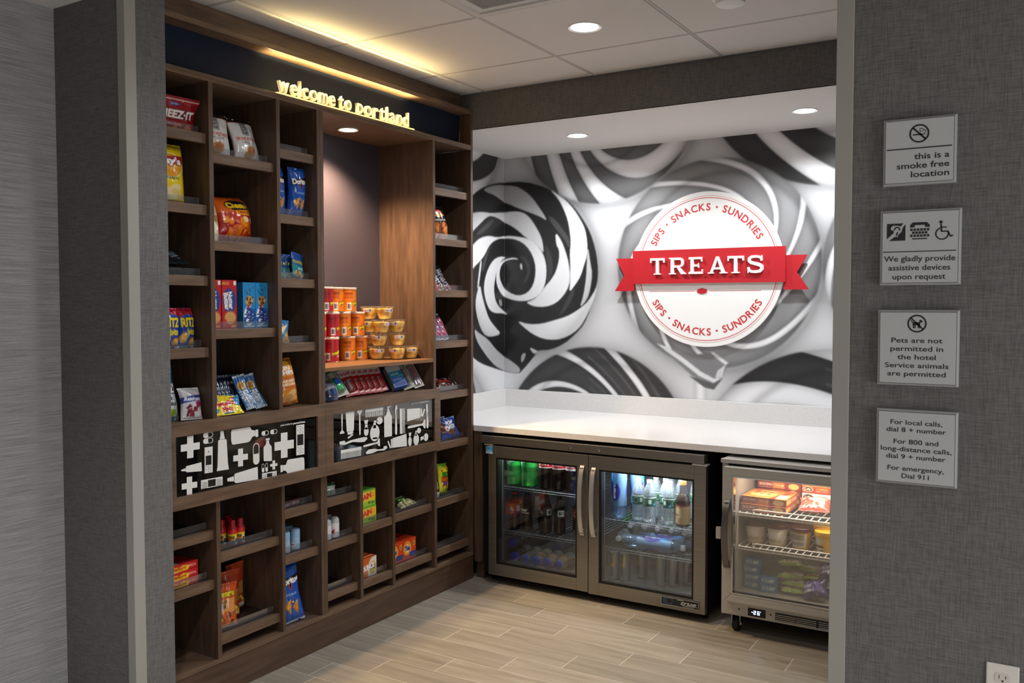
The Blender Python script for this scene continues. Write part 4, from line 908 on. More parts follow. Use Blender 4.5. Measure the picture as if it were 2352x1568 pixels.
# ------------------------------------------------------------------ END OF SETTING
# ------------------------------------------------------------------ coolers
def cooler_shell(root, x0, x1, y0, y1, z0, z1, t, outer, liner, ix0, ix1, iz0, iz1, iy1):
    b = B(); b.box(x0, ix0-.003, y0, y1, z0, z1).box(ix1+.003, x1, y0, y1, z0, z1).box(ix0-.003, ix1+.003, y0, y1, iz1+.003, z1).box(ix0-.003, ix1+.003, y0, y1, z0, iz0-.003).box(ix0-.003, ix1+.003, iy1+.003, y1, iz0-.003, iz1+.003)
    obj('cabinet_body', b, outer, root)
    b = B(); yf = y0+.001
    b.box(ix0-.003, ix0, yf, iy1, iz0, iz1).box(ix1, ix1+.003, yf, iy1, iz0, iz1).box(ix0, ix1, yf, iy1, iz1, iz1+.003).box(ix0, ix1, yf, iy1, iz0-.003, iz0).box(ix0, ix1, iy1, iy1+.003, iz0, iz1)
    obj('interior_liner', b, liner, root)
def wire_rack(root, x0, x1, y0, y1, z, m, step=.024, r=.0018):
    b = B(); n = int((x1-x0)/step)
    for k in range(n+1): x = x0+(x1-x0)*k/n; b.tube([(x, y0, z), (x, y1, z)], r, 5)
    b.tube([(x0, y0, z-.001), (x1, y0, z-.001)], r*1.6, 6).tube([(x0, y0, z-.012), (x1, y0, z-.012)], r*1.4, 6)
    for k in range(0, n+1, 1): x = x0+(x1-x0)*k/n; b.tube([(x, y0, z), (x, y0, z-.012)], r, 4)
    for y in (y0+(y1-y0)*.5, y1): b.tube([(x0, y, z-.003), (x1, y, z-.003)], r*1.6, 6)
    return obj('wire_rack', b, m, root, True)
c1 = thing('double_door_cooler', 'stainless double glass-door drinks cooler under the counter', 'refrigerator', (.67, 3.9, 0), world=True)
cooler_shell(c1, .061, 1.275, 3.897, 4.70, .045, .768, 0, BLACKM, LINER, .125, 1.225, .088, .702, 4.62)
obj('top_bar', B().box(.061, 1.270, 3.866, 3.90, .730, .7695), STEEL, c1, bevel=.002)
for x in (.586, .742):
    k = obj('lock', B().lathe([(.0085, 0), (.0085, .004), (.005, .005)], 20, c=(x, 3.866, .749), axis='y'), CHROME, c1, True)
def bezel_door(root, name, x0, x1, z0, z1, gx0, gx1, gz0, gz1, y0, y1, m, glass, gask=BLACK, bw=.009):
    b = B(); b.box(x0, gx0, y0, y1, z0, z1).box(gx1, x1, y0, y1, z0, z1).box(gx0, gx1, y0, y1, gz1, z1).box(gx0, gx1, y0, y1, z0, gz0)
    d = obj(name, b, m, root, bevel=.0012)
    q = B(); q.box(gx0, gx0+bw, y0+.003, y1+.012, gz0, gz1).box(gx1-bw, gx1, y0+.003, y1+.012, gz0, gz1).box(gx0+bw, gx1-bw, y0+.003, y1+.012, gz1-bw, gz1).box(gx0+bw, gx1-bw, y0+.003, y1+.012, gz0, gz0+bw)
    obj('gasket', q, gask, d)
    obj('glass_pane', B().box(gx0+bw, gx1-bw, y0+.008, y0+.011, gz0+bw, gz1-bw), glass, d)
    return d
dl = bezel_door(c1, 'glass_door', .112, .688, .047, .720, .157, .628, .107, .662, 3.860, 3.892, STEEL, GLASS)
dr = bezel_door(c1, 'glass_door', .6915, 1.281, .042, .720, .747, 1.225, .102, .656, 3.860, 3.892, STEEL, GLASS)
def bow(parent, x, z0, z1, y, w, depth, m, name='handle'):
    b = B(); n = 14; fr_ = []
    for k in range(n+1):
        t = k/n; z = z1+(z0-z1)*t; o_ = depth*math.sin(PI*t)**.6; fr_.append((z, y-.006-o_))
    v = []; f = []
    for z, yy in fr_: v += [(x-w/2, yy, z), (x+w/2, yy, z), (x+w/2, yy+.007, z), (x-w/2, yy+.007, z)]
    for k in range(n):
        a = 4*k
        for j in range(4): f.append((a+j, a+(j+1) % 4, a+4+(j+1) % 4, a+4+j))
    f += [(0,3,2,1), (4*n, 4*n+1, 4*n+2, 4*n+3)]
    b.add(v, f)
    for zz in (z0+.02, z1-.02): b.box(x-w*.35, x+w*.35, y-depth*.45, y+.002, zz-.012, zz+.012)
    return obj(name, b, m, parent, True)
bow(dl, .660, .325, .668, 3.860, .022, .034, HANDLE); bow(dr, .722, .325, .663, 3.860, .022, .034, HANDLE)
pl = obj('nameplate', B().box(1.072, 1.253, 3.855, 3.860, .060, .097), mat('nameplate_black', '17191b', .35), dr)
b = B()
for a, c, e, f_ in ((1.072, 1.253, .0955, .097), (1.072, 1.253, .060, .0615), (1.072, 1.0735, .060, .097), (1.2515, 1.253, .060, .097)): b.box(a, c, 3.8540, 3.8551, e, f_)
text_body(b, 'true', .017, 1.205, .074, 3.8535, 3.8549, 'c', .02, width=.075, shear=.45); b.box(1.150, 1.180, 3.8538, 3.8549, .0905, .0925).box(1.17, 1.246, 3.8538, 3.8549, .0705, .072)
text_body(b, 'REFRIGERATION', .0035, 1.205, .0645, 3.8535, 3.8549, 'c', .0, width=.05)
bb = obj('nameplate_lettering', b, mat('nameplate_silver', 'c9ccd0', .3, .6), dr)
b = B().box(1.083, 1.127, 3.8542, 3.855, .068, .069).box(1.083, 1.127, 3.8542, 3.855, .091, .092).box(1.083, 1.084, 3.8542, 3.855, .068, .092).box(1.126, 1.127, 3.8542, 3.855, .068, .092); rng(b, 1.0935, .080, .0045, .006, 3.8540, 3.855)
obj('switch_print', b, mat('switch_blue', '4f86b8', .4), dr)
cv = CV(.042, .038, '2f86c4').rect(0, 0, 1, .26, 'b8cfe0').ell(.45, .72, .28, .22, '7cc0ea').ell(.45, .70, .2, .15, '2f86c4').text('energy', .45, .46, .2, 'eef4fa', width=.7).rect(0, .97, 1, 1, 'd8e6f0').rect(0, 0, .03, 1, 'd8e6f0')
o = link('efficiency_sticker', box_mesh('efficiency_sticker', .042, .0006, .038, cv, g=.0012), c1); o.location = Vector((.118, 3.8594, .679)) - Vector(ORG[c1.name]); 
hg = B().box(.085, .135, 3.862, 3.90, .721, .7275); obj('hinge', hg, STEELL, c1); obj('hinge', B().box(1.215, 1.287, 3.858, 3.90, .721, .7275), STEELL, c1)
obj('mullion', B().box(.655, .715, 3.896, 3.93, .088, .702), BLACKM, c1)
for x in (.145, .635, .735, 1.212): obj('shelf_pilaster', B().box(x-.006, x+.006, 3.935, 3.941, .09, .70), WIRE, c1)
for x0, x1, zs in ((.15, .64, (.497, .263)), (.735, 1.215, (.398, .258))):
    for z in zs: wire_rack(c1, x0, x1, 3.95, 4.58, z, WIRE)
for x, y in ((.10, 3.95), (1.25, 3.95), (.10, 4.65), (1.25, 4.65)): obj('levelling_foot', B().lathe([(.016, 0), (.016, .01), (.009, .014), (.009, .047)], 16, c=(x, y, 0)), BLACK, c1, True)
obj('light_tube', B().tube([(.76, 3.955, .688), (1.20, 3.955, .688)], .007, 8), LEDT, c1, label='lit white tube inside the top of the right half'); lamp('cooler_interior_lamp', 'AREA', (.98, 3.965, .680), 4.2, (.86, .93, 1), rot=(R_(25), 0, 0), size=.42, size_y=.02)
obj('light_tube', B().tube([(.17, 3.955, .692), (.62, 3.955, .692)], .005, 8), LEDT, c1, label='lit white tube inside the top of the left half'); lamp('cooler_interior_lamp', 'AREA', (.38, 3.965,   .686), 1.5, (.86, .93, 1), rot=(R_(25), 0, 0), size=.42, size_y=.02)

fz = thing('glass_door_freezer', 'single glass-door freezer on casters at the right end under the counter', 'freezer', (1.72, 3.85, 0), world=True)
cooler_shell(fz, 1.370, 2.09, 3.82, 4.55, .083, .772, 0, STEELL, LINERW, 1.412, 2.045, .158, .735, 4.50)
obj('top_cap', B().box(1.368, 2.092, 3.80, 3.83, .757, .774), STEELL, fz, bevel=.001)
obj('top_recess', B().box(1.40, 2.09, 3.812, 3.8195, .745, .757), DARKG, fz)
b = B(); D0, D1, D2, D3 = 1.392, 2.06, .155, .746; t = .038
df = None
for nm, pts in (('a', [(D0, D2), (D1, D2), (D1-t, D2+t), (D0+t, D2+t)]), ('b', [(D1, D2), (D1, D3), (D1-t, D3-t), (D1-t, D2+t)]), ('c', [(D1, D3), (D0, D3), (D0+t, D3-t), (D1-t, D3-t)]), ('d', [(D0, D3), (D0, D2), (D0+t, D2+t), (D0+t, D3-t)])): b.prism(pts, 3.77, 3.812)
df = obj('glass_door', b, STEELL, fz, bevel=.002)
q = B(); 
for a, c, e, f_ in ((D0+t, D0+t+.006, D2+t, D3-t), (D1-t-.006, D1-t, D2+t, D3-t)): q.box(a, c, 3.768, 3.80, e, f_)
for e, f_ in ((D2+t, D2+t+.006), (D3-t-.006, D3-t)): q.box(D0+t+.006, D1-t-.006, 3.768, 3.80, e, f_)
obj('inner_bezel', q, CHROME, df, bevel=.001)
obj('glass_pane', B().box(D0+t+.006, D1-t-.006, 3.780, 3.784, D2+t+.006, D3-t-.006), GLASSF, df)
bow(df, 1.410, .305, .602, 3.770, .026, .040, mat('dark_steel_handle', '6f6a66', .35, .8))
obj('keeper', B().box(1.352, 1.372, 3.79, 3.81, .42, .47), STEELL, fz)
base = obj('base_panel', B().box(1.392, 2.09, 3.813, 3.819, .088, .150), STEELL, fz)
ds = obj('temperature_display', B().box(1.492, 1.568, 3.810, 3.813, .095, .129), BLACK, base)
obj('display_frame', B(), BLACK, None) if False else None
def seg7(b, x, z, w, h, on, y0, y1, t=.0022):
    S = {'a': (x, x+w, z+h-t, z+h), 'd': (x, x+w, z, z+t), 'g': (x, x+w, z+h/2-t/2, z+h/2+t/2), 'f': (x, x+t, z+h/2, z+h), 'b': (x+w-t, x+w, z+h/2, z+h), 'e': (x, x+t, z, z+h/2), 'c': (x+w-t, x+w, z, z+h/2)}
    for k in on: a, c, e, f_ = S[k]; b.box(a, c, y0, y1, e, f_)
b = B(); b.box(1.508, 1.514, 3.8092, 3.8098, .1115, .1137); seg7(b, 1.517, .1045, .010, .016, 'abged', 3.8092, 3.8098); seg7(b, 1.5335, .1045, .010, .016, 'afgedc', 3.8092, 3.8098); b.box(1.546, 1.5485, 3.8092, 3.8098, .1175, .120)
obj('digits', b, LEDB, base)
for x in (1.452, 1.590): obj('bolt', B().lathe([(.0045, 0), (.003, .002)], 12, c=(x, 3.813, .115), axis='y'), mat('bolt_brown', '5b4a3c', .4, .5), fz, True)
obj('grille_opening', B().box(1.610, 2.07, 3.8105, 3.813, .094, .128), BLACK, base)
for x0 in (1.612, 1.690+.008, 1.783+.008, 1.876+.008, 1.969+.008):
    for k in range(4): obj('louvre', B().box(x0, x0+.084, 3.8075, 3.811, .0965+.0078*k, .0995+.0078*k), STEELL, base)
for x in (1.470, 1.562+.0, 1.9, 2.0): pass
for z in (.523, .371):
    wire_rack(fz, 1.42, 2.04, 3.90, 4.46, z, WIREW, .030, .0024)
    obj('rack_guard', B().tube([(1.485, 3.90, z), (1.485, 3.896, z+.017), (1.50, 3.896, z+.020), (2.0, 3.896, z+.020), (2.01, 3.9, z)], .003, 8), WIREW, fz, True)
for x, y in ((1.425, 3.875), (2.04, 3.875), (1.425, 4.48), (2.04, 4.48)):
    cs = obj('caster_fork', B().box(x-.020, x-.017, y-.018, y+.022, .028, .083).box(x+.017, x+.020, y-.018, y+.022, .028, .083).box(x-.022, x+.022, y-.02, y+.025, .075, .083), CHROME, fz)
    obj('caster_wheel', B().lathe([(.012, -.014), (.028, -.014), (.031, -.009), (.031, .009), (.028, .014), (.012, .014)], 28, c=(x, y-.004, .031), axis='x'), SINT, cs, True)
    obj('axle', B().lathe([(.006, -.024), (.006, .024)], 12, c=(x, y-.004, .031), axis='x'), CHROME, cs, True)
lamp('freezer_interior_lamp', 'AREA', (1.74, 3.93, .722), 2.6, (1, .92, .80), rot=(R_(25), 0, 0), size=.55, size_y=.02)
obj('light_tube', B().tube([(1.45, 3.915, .727), (2.02, 3.915, .727)], .006, 8), mat('warm_tube', 'ffffff', .5, emit=(1, .92, .8), es=5), fz, label='lit warm white tube')

# ---- bottles
def bprof(kind, r, h):
    P = {'soda': [(0,0),(.72,0),(.98,.04),(1,.10),(1,.30),(.93,.40),(.93,.42),(1,.50),(1,.66),(.82,.78),(.45,.90),(.36,.94),(.36,.96)],
         'water': [(0,0),(.75,0),(.98,.03),(1,.08),(.95,.12),(1,.16),(.95,.21),(1,.26),(.95,.31),(1,.36),(.98,.40),(.98,.62),(1,.64),(.92,.74),(.6,.86),(.42,.91),(.40,.95)],
         'tall': [(0,0),(.8,0),(1,.03),(1,.30),(.97,.33),(1,.36),(1,.70),(.85,.82),(.5,.91),(.42,.95)],
         'tea': [(0,0),(.85,0),(1,.03),(1,.52),(1.0,.56),(.85,.66),(.5,.74),(.46,.80),(.46,.95)],
         'juice': [(0,0),(.9,0),(1,.04),(1,.62),(.95,.70),(.6,.80),(.55,.90)]}[kind]
    return [(a*r, b*h) for a, b in P]
def scaled(pr, k, z1):
    q = [(max(0, r-k), z+.001) for r, z in pr if z < z1]; return q+[(0, q[-1][1])]
def bottle(name, label, cat, loc, h, r, kind, body, cap, cv=None, lz=(.42, .62), liquid=None, fill=.85, rot=(0,0,0), group=None, turn=0.0, capr=.43, seg=28):
    t = thing(name, label, cat, loc, rot, group)
    pr = bprof(kind, r, h)
    obj('bottle_body', B().lathe(pr, seg, cap=False), body, t, True)
    if liquid: obj('drink', B().lathe(scaled(pr, r*.06, h*fill), 20, cap=False), liquid, t, True)
    rc = r*capr; obj('cap', B().lathe([(rc, h*.925), (rc, h*.995), (rc*.9, h), (0, h)], 20), cap, t, True)
    if cv is not None:
        o = link('label', wrap_mesh('label', [(r*1.012, 0), (r*1.012, h*(lz[1]-lz[0]))], cv, 60, turn=turn), t, (0, 0, h*lz[0]))
    return t
circ = lambda r: 2*PI*r
capw = mat('cap_white', 'eeeef0', .4); capg = mat('cap_green', '1d8a35', .4); capr_ = mat('cap_red', 'b81c22', .4); capb = mat('cap_blue', '2c3aa8', .35); capo = mat('cap_orange', 'c9753a', .4); capk = mat('cap_black', '161616', .4)
TC = .12   # labels face the camera (towards +x -y)
cg = CV(circ(.043), .08, '1f9a3c', 500).text('Sprite', .5, .5, .5, 'eefaf0', width=.28, rot=.5, off=.03, out='0c5a22').text('Sprite', .0, .5, .5, 'eefaf0', width=.28, rot=.5, off=.03).rect(0,.9,1,1,'d8e83a')
G_ = 'green soda bottles on the top left rack'
for k, (x, y, s) in enumerate(((.180, 4.01, 'leftmost green lemon soda bottle at the front of the top left rack'), (.275, 4.005, 'second green lemon soda bottle at the front of the top left rack'), (.222, 4.10, 'green lemon soda bottle behind, between the two front green ones'), (.335, 4.085, 'green lemon soda bottle behind, beside the first cola bottle'))):
    bottle('soda_bottle', s, 'bottle', (x, y, .500), .192, .043, 'soda', PETG, capg, cg, (.55, .90), group=G_, turn=TC*k)
cc = CV(circ(.037), .075, 'b01a20', 500).text('Coca-Cola', .5, .5, .5, 'f4f0ec', width=.4, off=.02).rect(0,0,1,.08,'e8e8e8').rect(0,.92,1,1,'e8e8e8').bars(.05,.2,.18,.8)
cd = CV(circ(.037), .075, 'd8d8da', 500).rect(.3,.15,.72,.85,'b01a20').text('Coke', .5, .5, .5, 'f4f0ec', width=.34, off=.03).text('diet', .2, .5, .25, 'b01a20', off=.02)
for k, (x, y, s, c_) in enumerate(((.378, 4.0, 'dark cola bottle right of the green ones on the top left rack', cc), (.455, 4.0, 'middle dark cola bottle on the top left rack', cc), (.532, 4.0, 'cola bottle with a white and red label on the top left rack', cd), (.42, 4.10, 'cola bottle behind the front colas, left one', cc), (.50, 4.10, 'cola bottle behind the front colas, right one', cc))):
    bottle('cola_bottle', s, 'bottle', (x, y, .500), .192, .037, 'soda', PETD, capr_, c_, (.58, .92), COLA, .8, group='cola bottles on the top left rack', turn=TC*.5)
cb = [CV(circ(.031), .05, 'a81b20', 500).text('Coca-Cola', .5, .5, .5, 'f4f0ec', width=.42, off=.02).rect(.78,.1,.98,.9,'2b2b2b').bars(.8,.2,.95,.8),
      CV(circ(.031), .05, '1c1210', 500).text('encer', .5, .55, .4, 'e8e4de', width=.4, off=.04).rect(.3,.14,.72,.22,'d8d4ce'),
      CV(circ(.031), .05, '141414', 500).text('zero', .45, .5, .4, 'b0b0b0', width=.3).rect(.7,.15,.9,.8,'c8c8c4').bars(.72,.2,.88,.75)]
for k, (x, y, ci, s) in enumerate(((.190, 4.0, 0, 'cola bottle with red label at the left end of the middle left rack'), (.264, 4.0, 1, 'brown-black bottle with black and white label on the middle left rack'), (.318, 4.08, 0, 'cola bottle with red label set back on the middle left rack'), (.372, 4.01, 2, 'dark bottle with grey print, fourth on the middle left rack'), (.447, 4.02, 2, 'dark bottle with barcode label near the middle of the middle left rack'), (.54, 4.05, 0, 'cola bottle with red label by the handle on the middle left rack'), (.50, 4.16, 0, 'cola bottle far back on the middle left rack'))):
    bottle('small_cola_bottle', s, 'bottle', (x, y, .266), .198, .031, 'soda', PETD, capr_ if ci == 0 else capk, cb[ci], (.45, .70), COLA, .82, group='small dark soda bottles on the middle left rack', turn=.1 if k % 2 else .18)
bottle('small_green_bottle', 'slim green bottle standing near the door handle on the middle left rack', 'bottle', (.590, 4.02, .266), .13, .024, 'soda', PETG, capg)
cj = CV(circ(.033), .08, 'd8d4c8', 500).rect(0, .1, .25, .9, 'b8b4a8').rect(.6,.1,.8,.9,'c07a20').bars(.3, .2, .5, .8)
JG = 'juice bottles lying at the bottom left'
for k, (x, z, liq, y, s) in enumerate(((.150, .190, PURPD, 3.985, 'pinkish drink bottle lying on top of the bottom left pile'), (.168, .122, PURPD, 3.97, 'leftmost juice bottle lying on the cooler floor'), (.236, .122, PURPD, 3.965, 'second juice bottle from the left lying on the cooler floor'), (.304, .122, JUICE, 3.96, 'third juice bottle from the left, orange, lying on the cooler floor'), (.372, .122, JUICE, 3.955, 'fourth juice bottle from the left, orange, lying on the cooler floor'), (.440, .122, JUICE, 3.955, 'rightmost orange juice bottle lying on the cooler floor'))):
    bottle('juice_bottle', s, 'bottle', (x+.02, y+.165, z), .165, .032, 'juice', PETC, capb, cj, (.08, .40), liq, .72, rot=(R_(90), 0, R_(4)), group=JG, capr=.72)
bottle('clear_bottle', 'clear bottle lying on the cooler floor right of the orange juice bottles', 'bottle', (.585, 4.14, .120), .18, .029, 'water', PETC, capr_, None, rot=(R_(90), 0, R_(8)))
bottle('blue_cap_bottle', 'dark drink bottle with blue cap lying behind the juice bottles', 'bottle', (.352, 4.33, .150), .18, .033, 'juice', PETC, capb, None, liquid=PURPD, fill=.7, rot=(R_(90), 0, 0), capr=.72)
# right half, top
csm = CV(circ(.034), .16, '5f7d9a', 500)
for u in (0, .5, 1): csm.ell(u, .42, .17, .30, '2a2c8c').ell(u, .78, .13, .16, '4f9ad8').text('smart', u, .42, .13, 'f2f4fa', rot=PI/2, off=.04)
csm.rect(.22, .05, .30, .5, 'e07a2c')
for k, (x, y, s) in enumerate(((.757, 4.06, 'tall water bottle with blue drop label at the left edge of the top right rack'), (.795, 4.0, 'foremost tall water bottle with blue drop label on the top right rack'), (.848, 4.09, 'tall water bottle with blue drop label behind, next to the small bottles'))):
    bottle('tall_water_bottle', s, 'bottle', (x, y, .401), .285, .034, 'tall', PETB, capw, csm, (.22, .80), group='tall water bottles on the top right rack', turn=[.0, .1, .25][k])
cpw = CV(circ(.030), .042, '1f4a34', 600)
for u in (.1, .5, .9): cpw.ell(u, .5, .07, .36, '8aa79a').ell(u, .5, .055, .28, '24503a').rect(u+.1, .3, u+.18, .75, 'c8d4cc').poly([(u+.2, .1), (u+.3, .4), (u+.33, .15)], '5a9ad0')
cpw.rect(0,.93,1,1,'dfe8e4').ell(.3, .4, .05, .25, '7db93a')
WG = 'small water bottles on the top right rack'
for k, (x, y, s) in enumerate(((.893, 4.0, 'leftmost small water bottle in the front row'), (.957, 3.985, 'second small water bottle in the front row, nearest the glass'), (1.010, 4.06, 'third small water bottle, set back a little behind the nearest one'), (1.0525, 4.0, 'rightmost small water bottle in the front row, left of the tea'), (.935, 4.12, 'small water bottle in the second row, leftmost'), (.985, 4.19, 'small water bottle in the second row, second'), (1.058, 4.14, 'small water bottle in the second row, third'), (1.125, 4.17, 'small water bottle in the second row behind the tea bottle'))):
    bottle('water_bottle', s, 'bottle', (x, y, .401), .205, .0305, 'water', PETC, capw, cpw, (.40, .61), group=WG, turn=.07*k)
cte = CV(circ(.033), .085, 'a8865c', 500).rect(0,.9,1,1,'6b2a20').rect(.3,.3,.62,.8,'c9ab80').rect(.36,.42,.56,.5,'7a4a2c').bars(.42,.1,.5,.25)
for k, (x, y, s) in enumerate(((1.1205, 4.0, 'brown tea bottle with orange cap in front on the top right rack'), (1.178, 4.06, 'brown tea bottle with orange cap at the right edge of the top right rack'))):
    bottle('tea_bottle', s, 'bottle', (x, y, .401), .213, .0335, 'tea', PETD, capo, cte, (.06, .50), TEA, .72, group='tea bottles', turn=.1, capr=.5)
# right half, middle
for k, (x, y, z, s) in enumerate(((.835, 3.985, .2955, 'front tall water bottle lying flat on the middle rack of the right half'), (.868, 4.062, .2955, 'rear tall water bottle lying flat on the middle rack of the right half'))):
    bottle('tall_water_bottle', s, 'bottle', (x, y, z), .300, .033, 'tall', PETB, capw, csm, (.22, .80), rot=(0, R_(90), R_(2)), group='tall water bottles lying on the middle right rack', turn=.25)
for k, (x, z, s) in enumerate(((.785, .293, 'leftmost small water bottle lying with its cap to the front on the middle right rack'), (.90, .355, 'small water bottle lying on the pile above the two tall lying ones'), (.825, .352, 'topmost left small water bottle lying cap to the front'), (.97, .355, 'small water bottle lying cap to the front, right of the pile top'), (1.04, .355, 'small water bottle lying cap to the front under the front water bottles'), (1.11, .353, 'small water bottle lying cap to the front, rightmost of the pile'))):
    bottle('water_bottle', s, 'bottle', (x, 4.25 if k else 4.20, z), .20, .0305, 'water', PETC, capw, cpw, (.40, .61), rot=(R_(90), 0, 0), group='small water bottles lying on the middle right rack', turn=.1*k)
bottle('green_bottle', 'green soda bottle lying at the left of the middle right rack', 'bottle', (.757, 4.33, .352), .20, .031, 'soda', PETG, capg, None, rot=(R_(90), 0, 0))
# cans
ccan = [CV(circ(.026), .13, 'a9adb4', 500), CV(circ(.026), .13, 'a9adb4', 500)]
for i, c_ in enumerate(ccan):
    for u in (0, .5, 1): c_.poly([(u-.13, .12), (u+.05, .12), (u+.13, .9), (u-.05, .9)], '20264f' if i else '8f9298').poly([(u+.05, .45), (u+.12, .45), (u+.16, .9), (u+.08, .9)], 'cdbf8a').ell(u, .52, .07, .06, 'b3242c' if i else 'c8b05a')
def can_(label, x, y, z, r, h, c_, group, turn):
    t = thing('drink_can', label, 'can', (x, y, z), group=group)
    link('can_body', wrap_mesh('can_body', [(r*.8, 0), (r, .008), (r, h-.012), (r*.84, h)], c_, 48, mat_can, turn), t)
    obj('can_lid', B().lathe([(r*.84, h-.001), (r*.86, h+.001), (r*.78, h-.003), (0, h-.003)], 24), CHROME, t, True)
mat_can = printed('printed_can', .25); mat_can.node_tree.nodes['Principled BSDF'].inputs['Metallic'].default_value = .6
for k, (x, y, i, s) in enumerate(((.762, 4.0, 0, 'leftmost slim silver can on the cooler floor'), (.822, 4.005, 0, 'second slim silver can from the left on the cooler floor'), (.875, 4.09, 1, 'slim silver and blue can set back behind the two left cans'), (1.000, 4.03, 1, 'first slim can of the right-hand four on the cooler floor'), (1.058, 4.05, 1, 'second slim can of the right-hand four, with red dot'), (1.112, 4.10, 1, 'third slim can of the right-hand four, further back'), (1.170, 4.13, 0, 'rightmost slim can on the cooler floor'))):
    can_(s, x, y, .0885, .026, .150, ccan[i], 'slim drink cans on the cooler floor', .07*k)

# ---- freezer goods
cpz = CV(.20, .033, '8c2a26', 900).rect(0, 0, .36, 1, '7c2624').text('DIGIORNO', .19, .6, .36, 'ecdcc8', width=.30, off=.03).text('TRADITIONAL CRUST', .19, .2, .13, 'd8b8a0', width=.30).rect(.38, .12, .62, .88, 'c87838').text('FOUR CHEESE', .5, .5, .2, 'f4e2c0', width=.2).ell(.83, .5, .12, .42, 'd8b060').rect(.36, 0, .37, 1, 'e6c8a0')
cpt = CV(.20, .19, 'd8823c', 500).ell(.36, .55, .30, .34, 'e6b46a').ell(.36, .55, .24, .27, 'd98f48').spots(['f2d9a0', 'b8502a', 'e8c070'], 30, .15, .3, .58, .8, .012, 4).poly([(.62, 0), (.74, 0), (.98, 1), (.86, 1)], 'b8302a').rect(.74, .1, .95, .5, 'e8d8b8').rect(0, .93, 1, 1, 'b03a2c')
cps = CV(.19, .033, 'b8502c', 700).rect(.05, .2, .4, .8, 'e6b46a').rect(.45, .2, .9, .8, 'c86a34').text('DIGIORNO', .68, .5, .4, 'f0e0c8', width=.4)
pzm = box_mesh('pizza_box', .20, .19, .033, cpz, right=cps, left=cps, top=cpt)
for x, y, z, r_, s in ((1.52, 4.02, .5265, 0, 'lower frozen pizza box in the front pair on the top freezer rack'), (1.523, 4.025, .5600, -1, 'upper frozen pizza box in the front pair on the top freezer rack'), (1.53, 4.25, .5265, 2, 'lowest frozen pizza box in the rear stack'), (1.53, 4.25, .5600, -1, 'second frozen pizza box in the rear stack'), (1.53, 4.245, .5935, 1, 'third frozen pizza box in the rear stack'), (1.53, 4.245, .6270, -2, 'topmost frozen pizza box in the rear stack')):
    tag(link('pizza_box', pzm, None, (x, y, z), (0, 0, R_(r_))), s, 'box', 'frozen pizza boxes on the top freezer rack')
cst = CV(.19, .034, '9a3a24', 900).ell(.14, .5, .12, .36, 'e8d8b0').ell(.14, .5, .105, .29, '3a1a14').text("Stouffer's", .14, .5, .34, 'f0e4c8', width=.17).text('CLASSICS', .47, .62, .24, 'e8b45c', width=.26, off=.03).text('BAKED CHICKEN', .47, .3, .14, 'e8d0a0', width=.26).ell(.77, .5, .09, .44, 'e8b050').ell(.77, .5, .06, .3, 'f2dca0').rect(0, .9, 1, 1, 'd88a3c')
cst2 = CV(.19, .034, 'e8e0d0', 900).ell(.14, .5, .12, .36, '3a1a14').text("Stouffer's", .14, .5, .34, 'f0e4c8', width=.17).text('CLASSICS', .47, .6, .24, '9a3a24', width=.26, off=.03).text('DINNER', .47, .3, .14, '6a3a24', width=.2).ell(.77, .5, .09, .44, 'e8b050')
for x, y, z, c_, s in ((1.735, 4.20, .5265, cst, 'lowest brown frozen dinner box at right on the top freezer rack'), (1.738, 4.195, .5610, cst2, 'white-fronted frozen dinner box in the middle of the right stack'), (1.735, 4.20, .5955, cst, 'topmost brown frozen dinner box at right on the top freezer rack')):
    tag(link('frozen_dinner_box', box_mesh('frozen_dinner_box', .19, .14, .0335, c_, top=CV(.19, .14, 'c87a3a', 300).spots(['e8c890', 'a85028'], 20, .1, .1, .9, .9, .02)), None, (x, y, z)), s, 'box', 'frozen dinner boxes')
rb = CV(.13, .10, 'c8584a', 500).spots(['e8b8a0', 'f0d8c8', 'a83428'], 40, .1, .1, .9, .9, .008, 9).rect(.3, .6, .7, .8, 'e8e0d8')
tag(link('frozen_food_bag', bag_mesh('frozen_food_bag', rb, .045, 4), None, (1.735, 3.96, .5335+.018), (R_(-68), 0, R_(12))), 'crumpled red and white frozen food bag lying in front of the dinner boxes', 'bag')
def pint(label, x, y, z, lidc, cv, grp, turn=.12):
    t = thing('ice_cream_tub', label, 'tub', (x, y, z), group=grp)
    link('tub', wrap_mesh('tub', [(.036, 0), (.0445, .082)], cv, 60, turn=turn), t)
    obj('lid', B().lathe([(.0465, .078), (.047, .092), (.045, .094), (.0, .0945)], 32), lidc, t, True)
lidbr = mat('lid_brown', '5a2420', .4); lidy = mat('lid_yellow', 'e8b01c', .4); lidk = mat('lid_dark_brown', '4a1f1c', .4)
cpt1 = CV(circ(.041), .082, 'd8d0c0', 500).rect(0, .0, 1, .12, 'c9b998').rect(.3,.45,.7,.8,'e8e2d6').rect(.35,.2,.65,.35,'b8a888')
for u in np.linspace(.05, .95, 8): cpt1.ell(u, .28, .04, .1, 'c4ae84')
cpt2 = CV(circ(.041), .082, 'b88a2a', 500).rect(.3,.1,.75,.85,'cfc8b8').rect(.34,.5,.71,.8,'8a8478').rect(.34,.2,.71,.42,'9a9488').spots(['3a2a12','e8c040'], 24, 0, .1, .3, .9, .006, 3)
cpt3 = CV(circ(.041), .082, 'e0a818', 500).ell(.5,.62,.12,.2,'b8b4a8').rect(.42,.3,.62,.42,'3a2a12').bars(.42,.06,.62,.26).rect(.1,.2,.3,.5,'3a2a12')
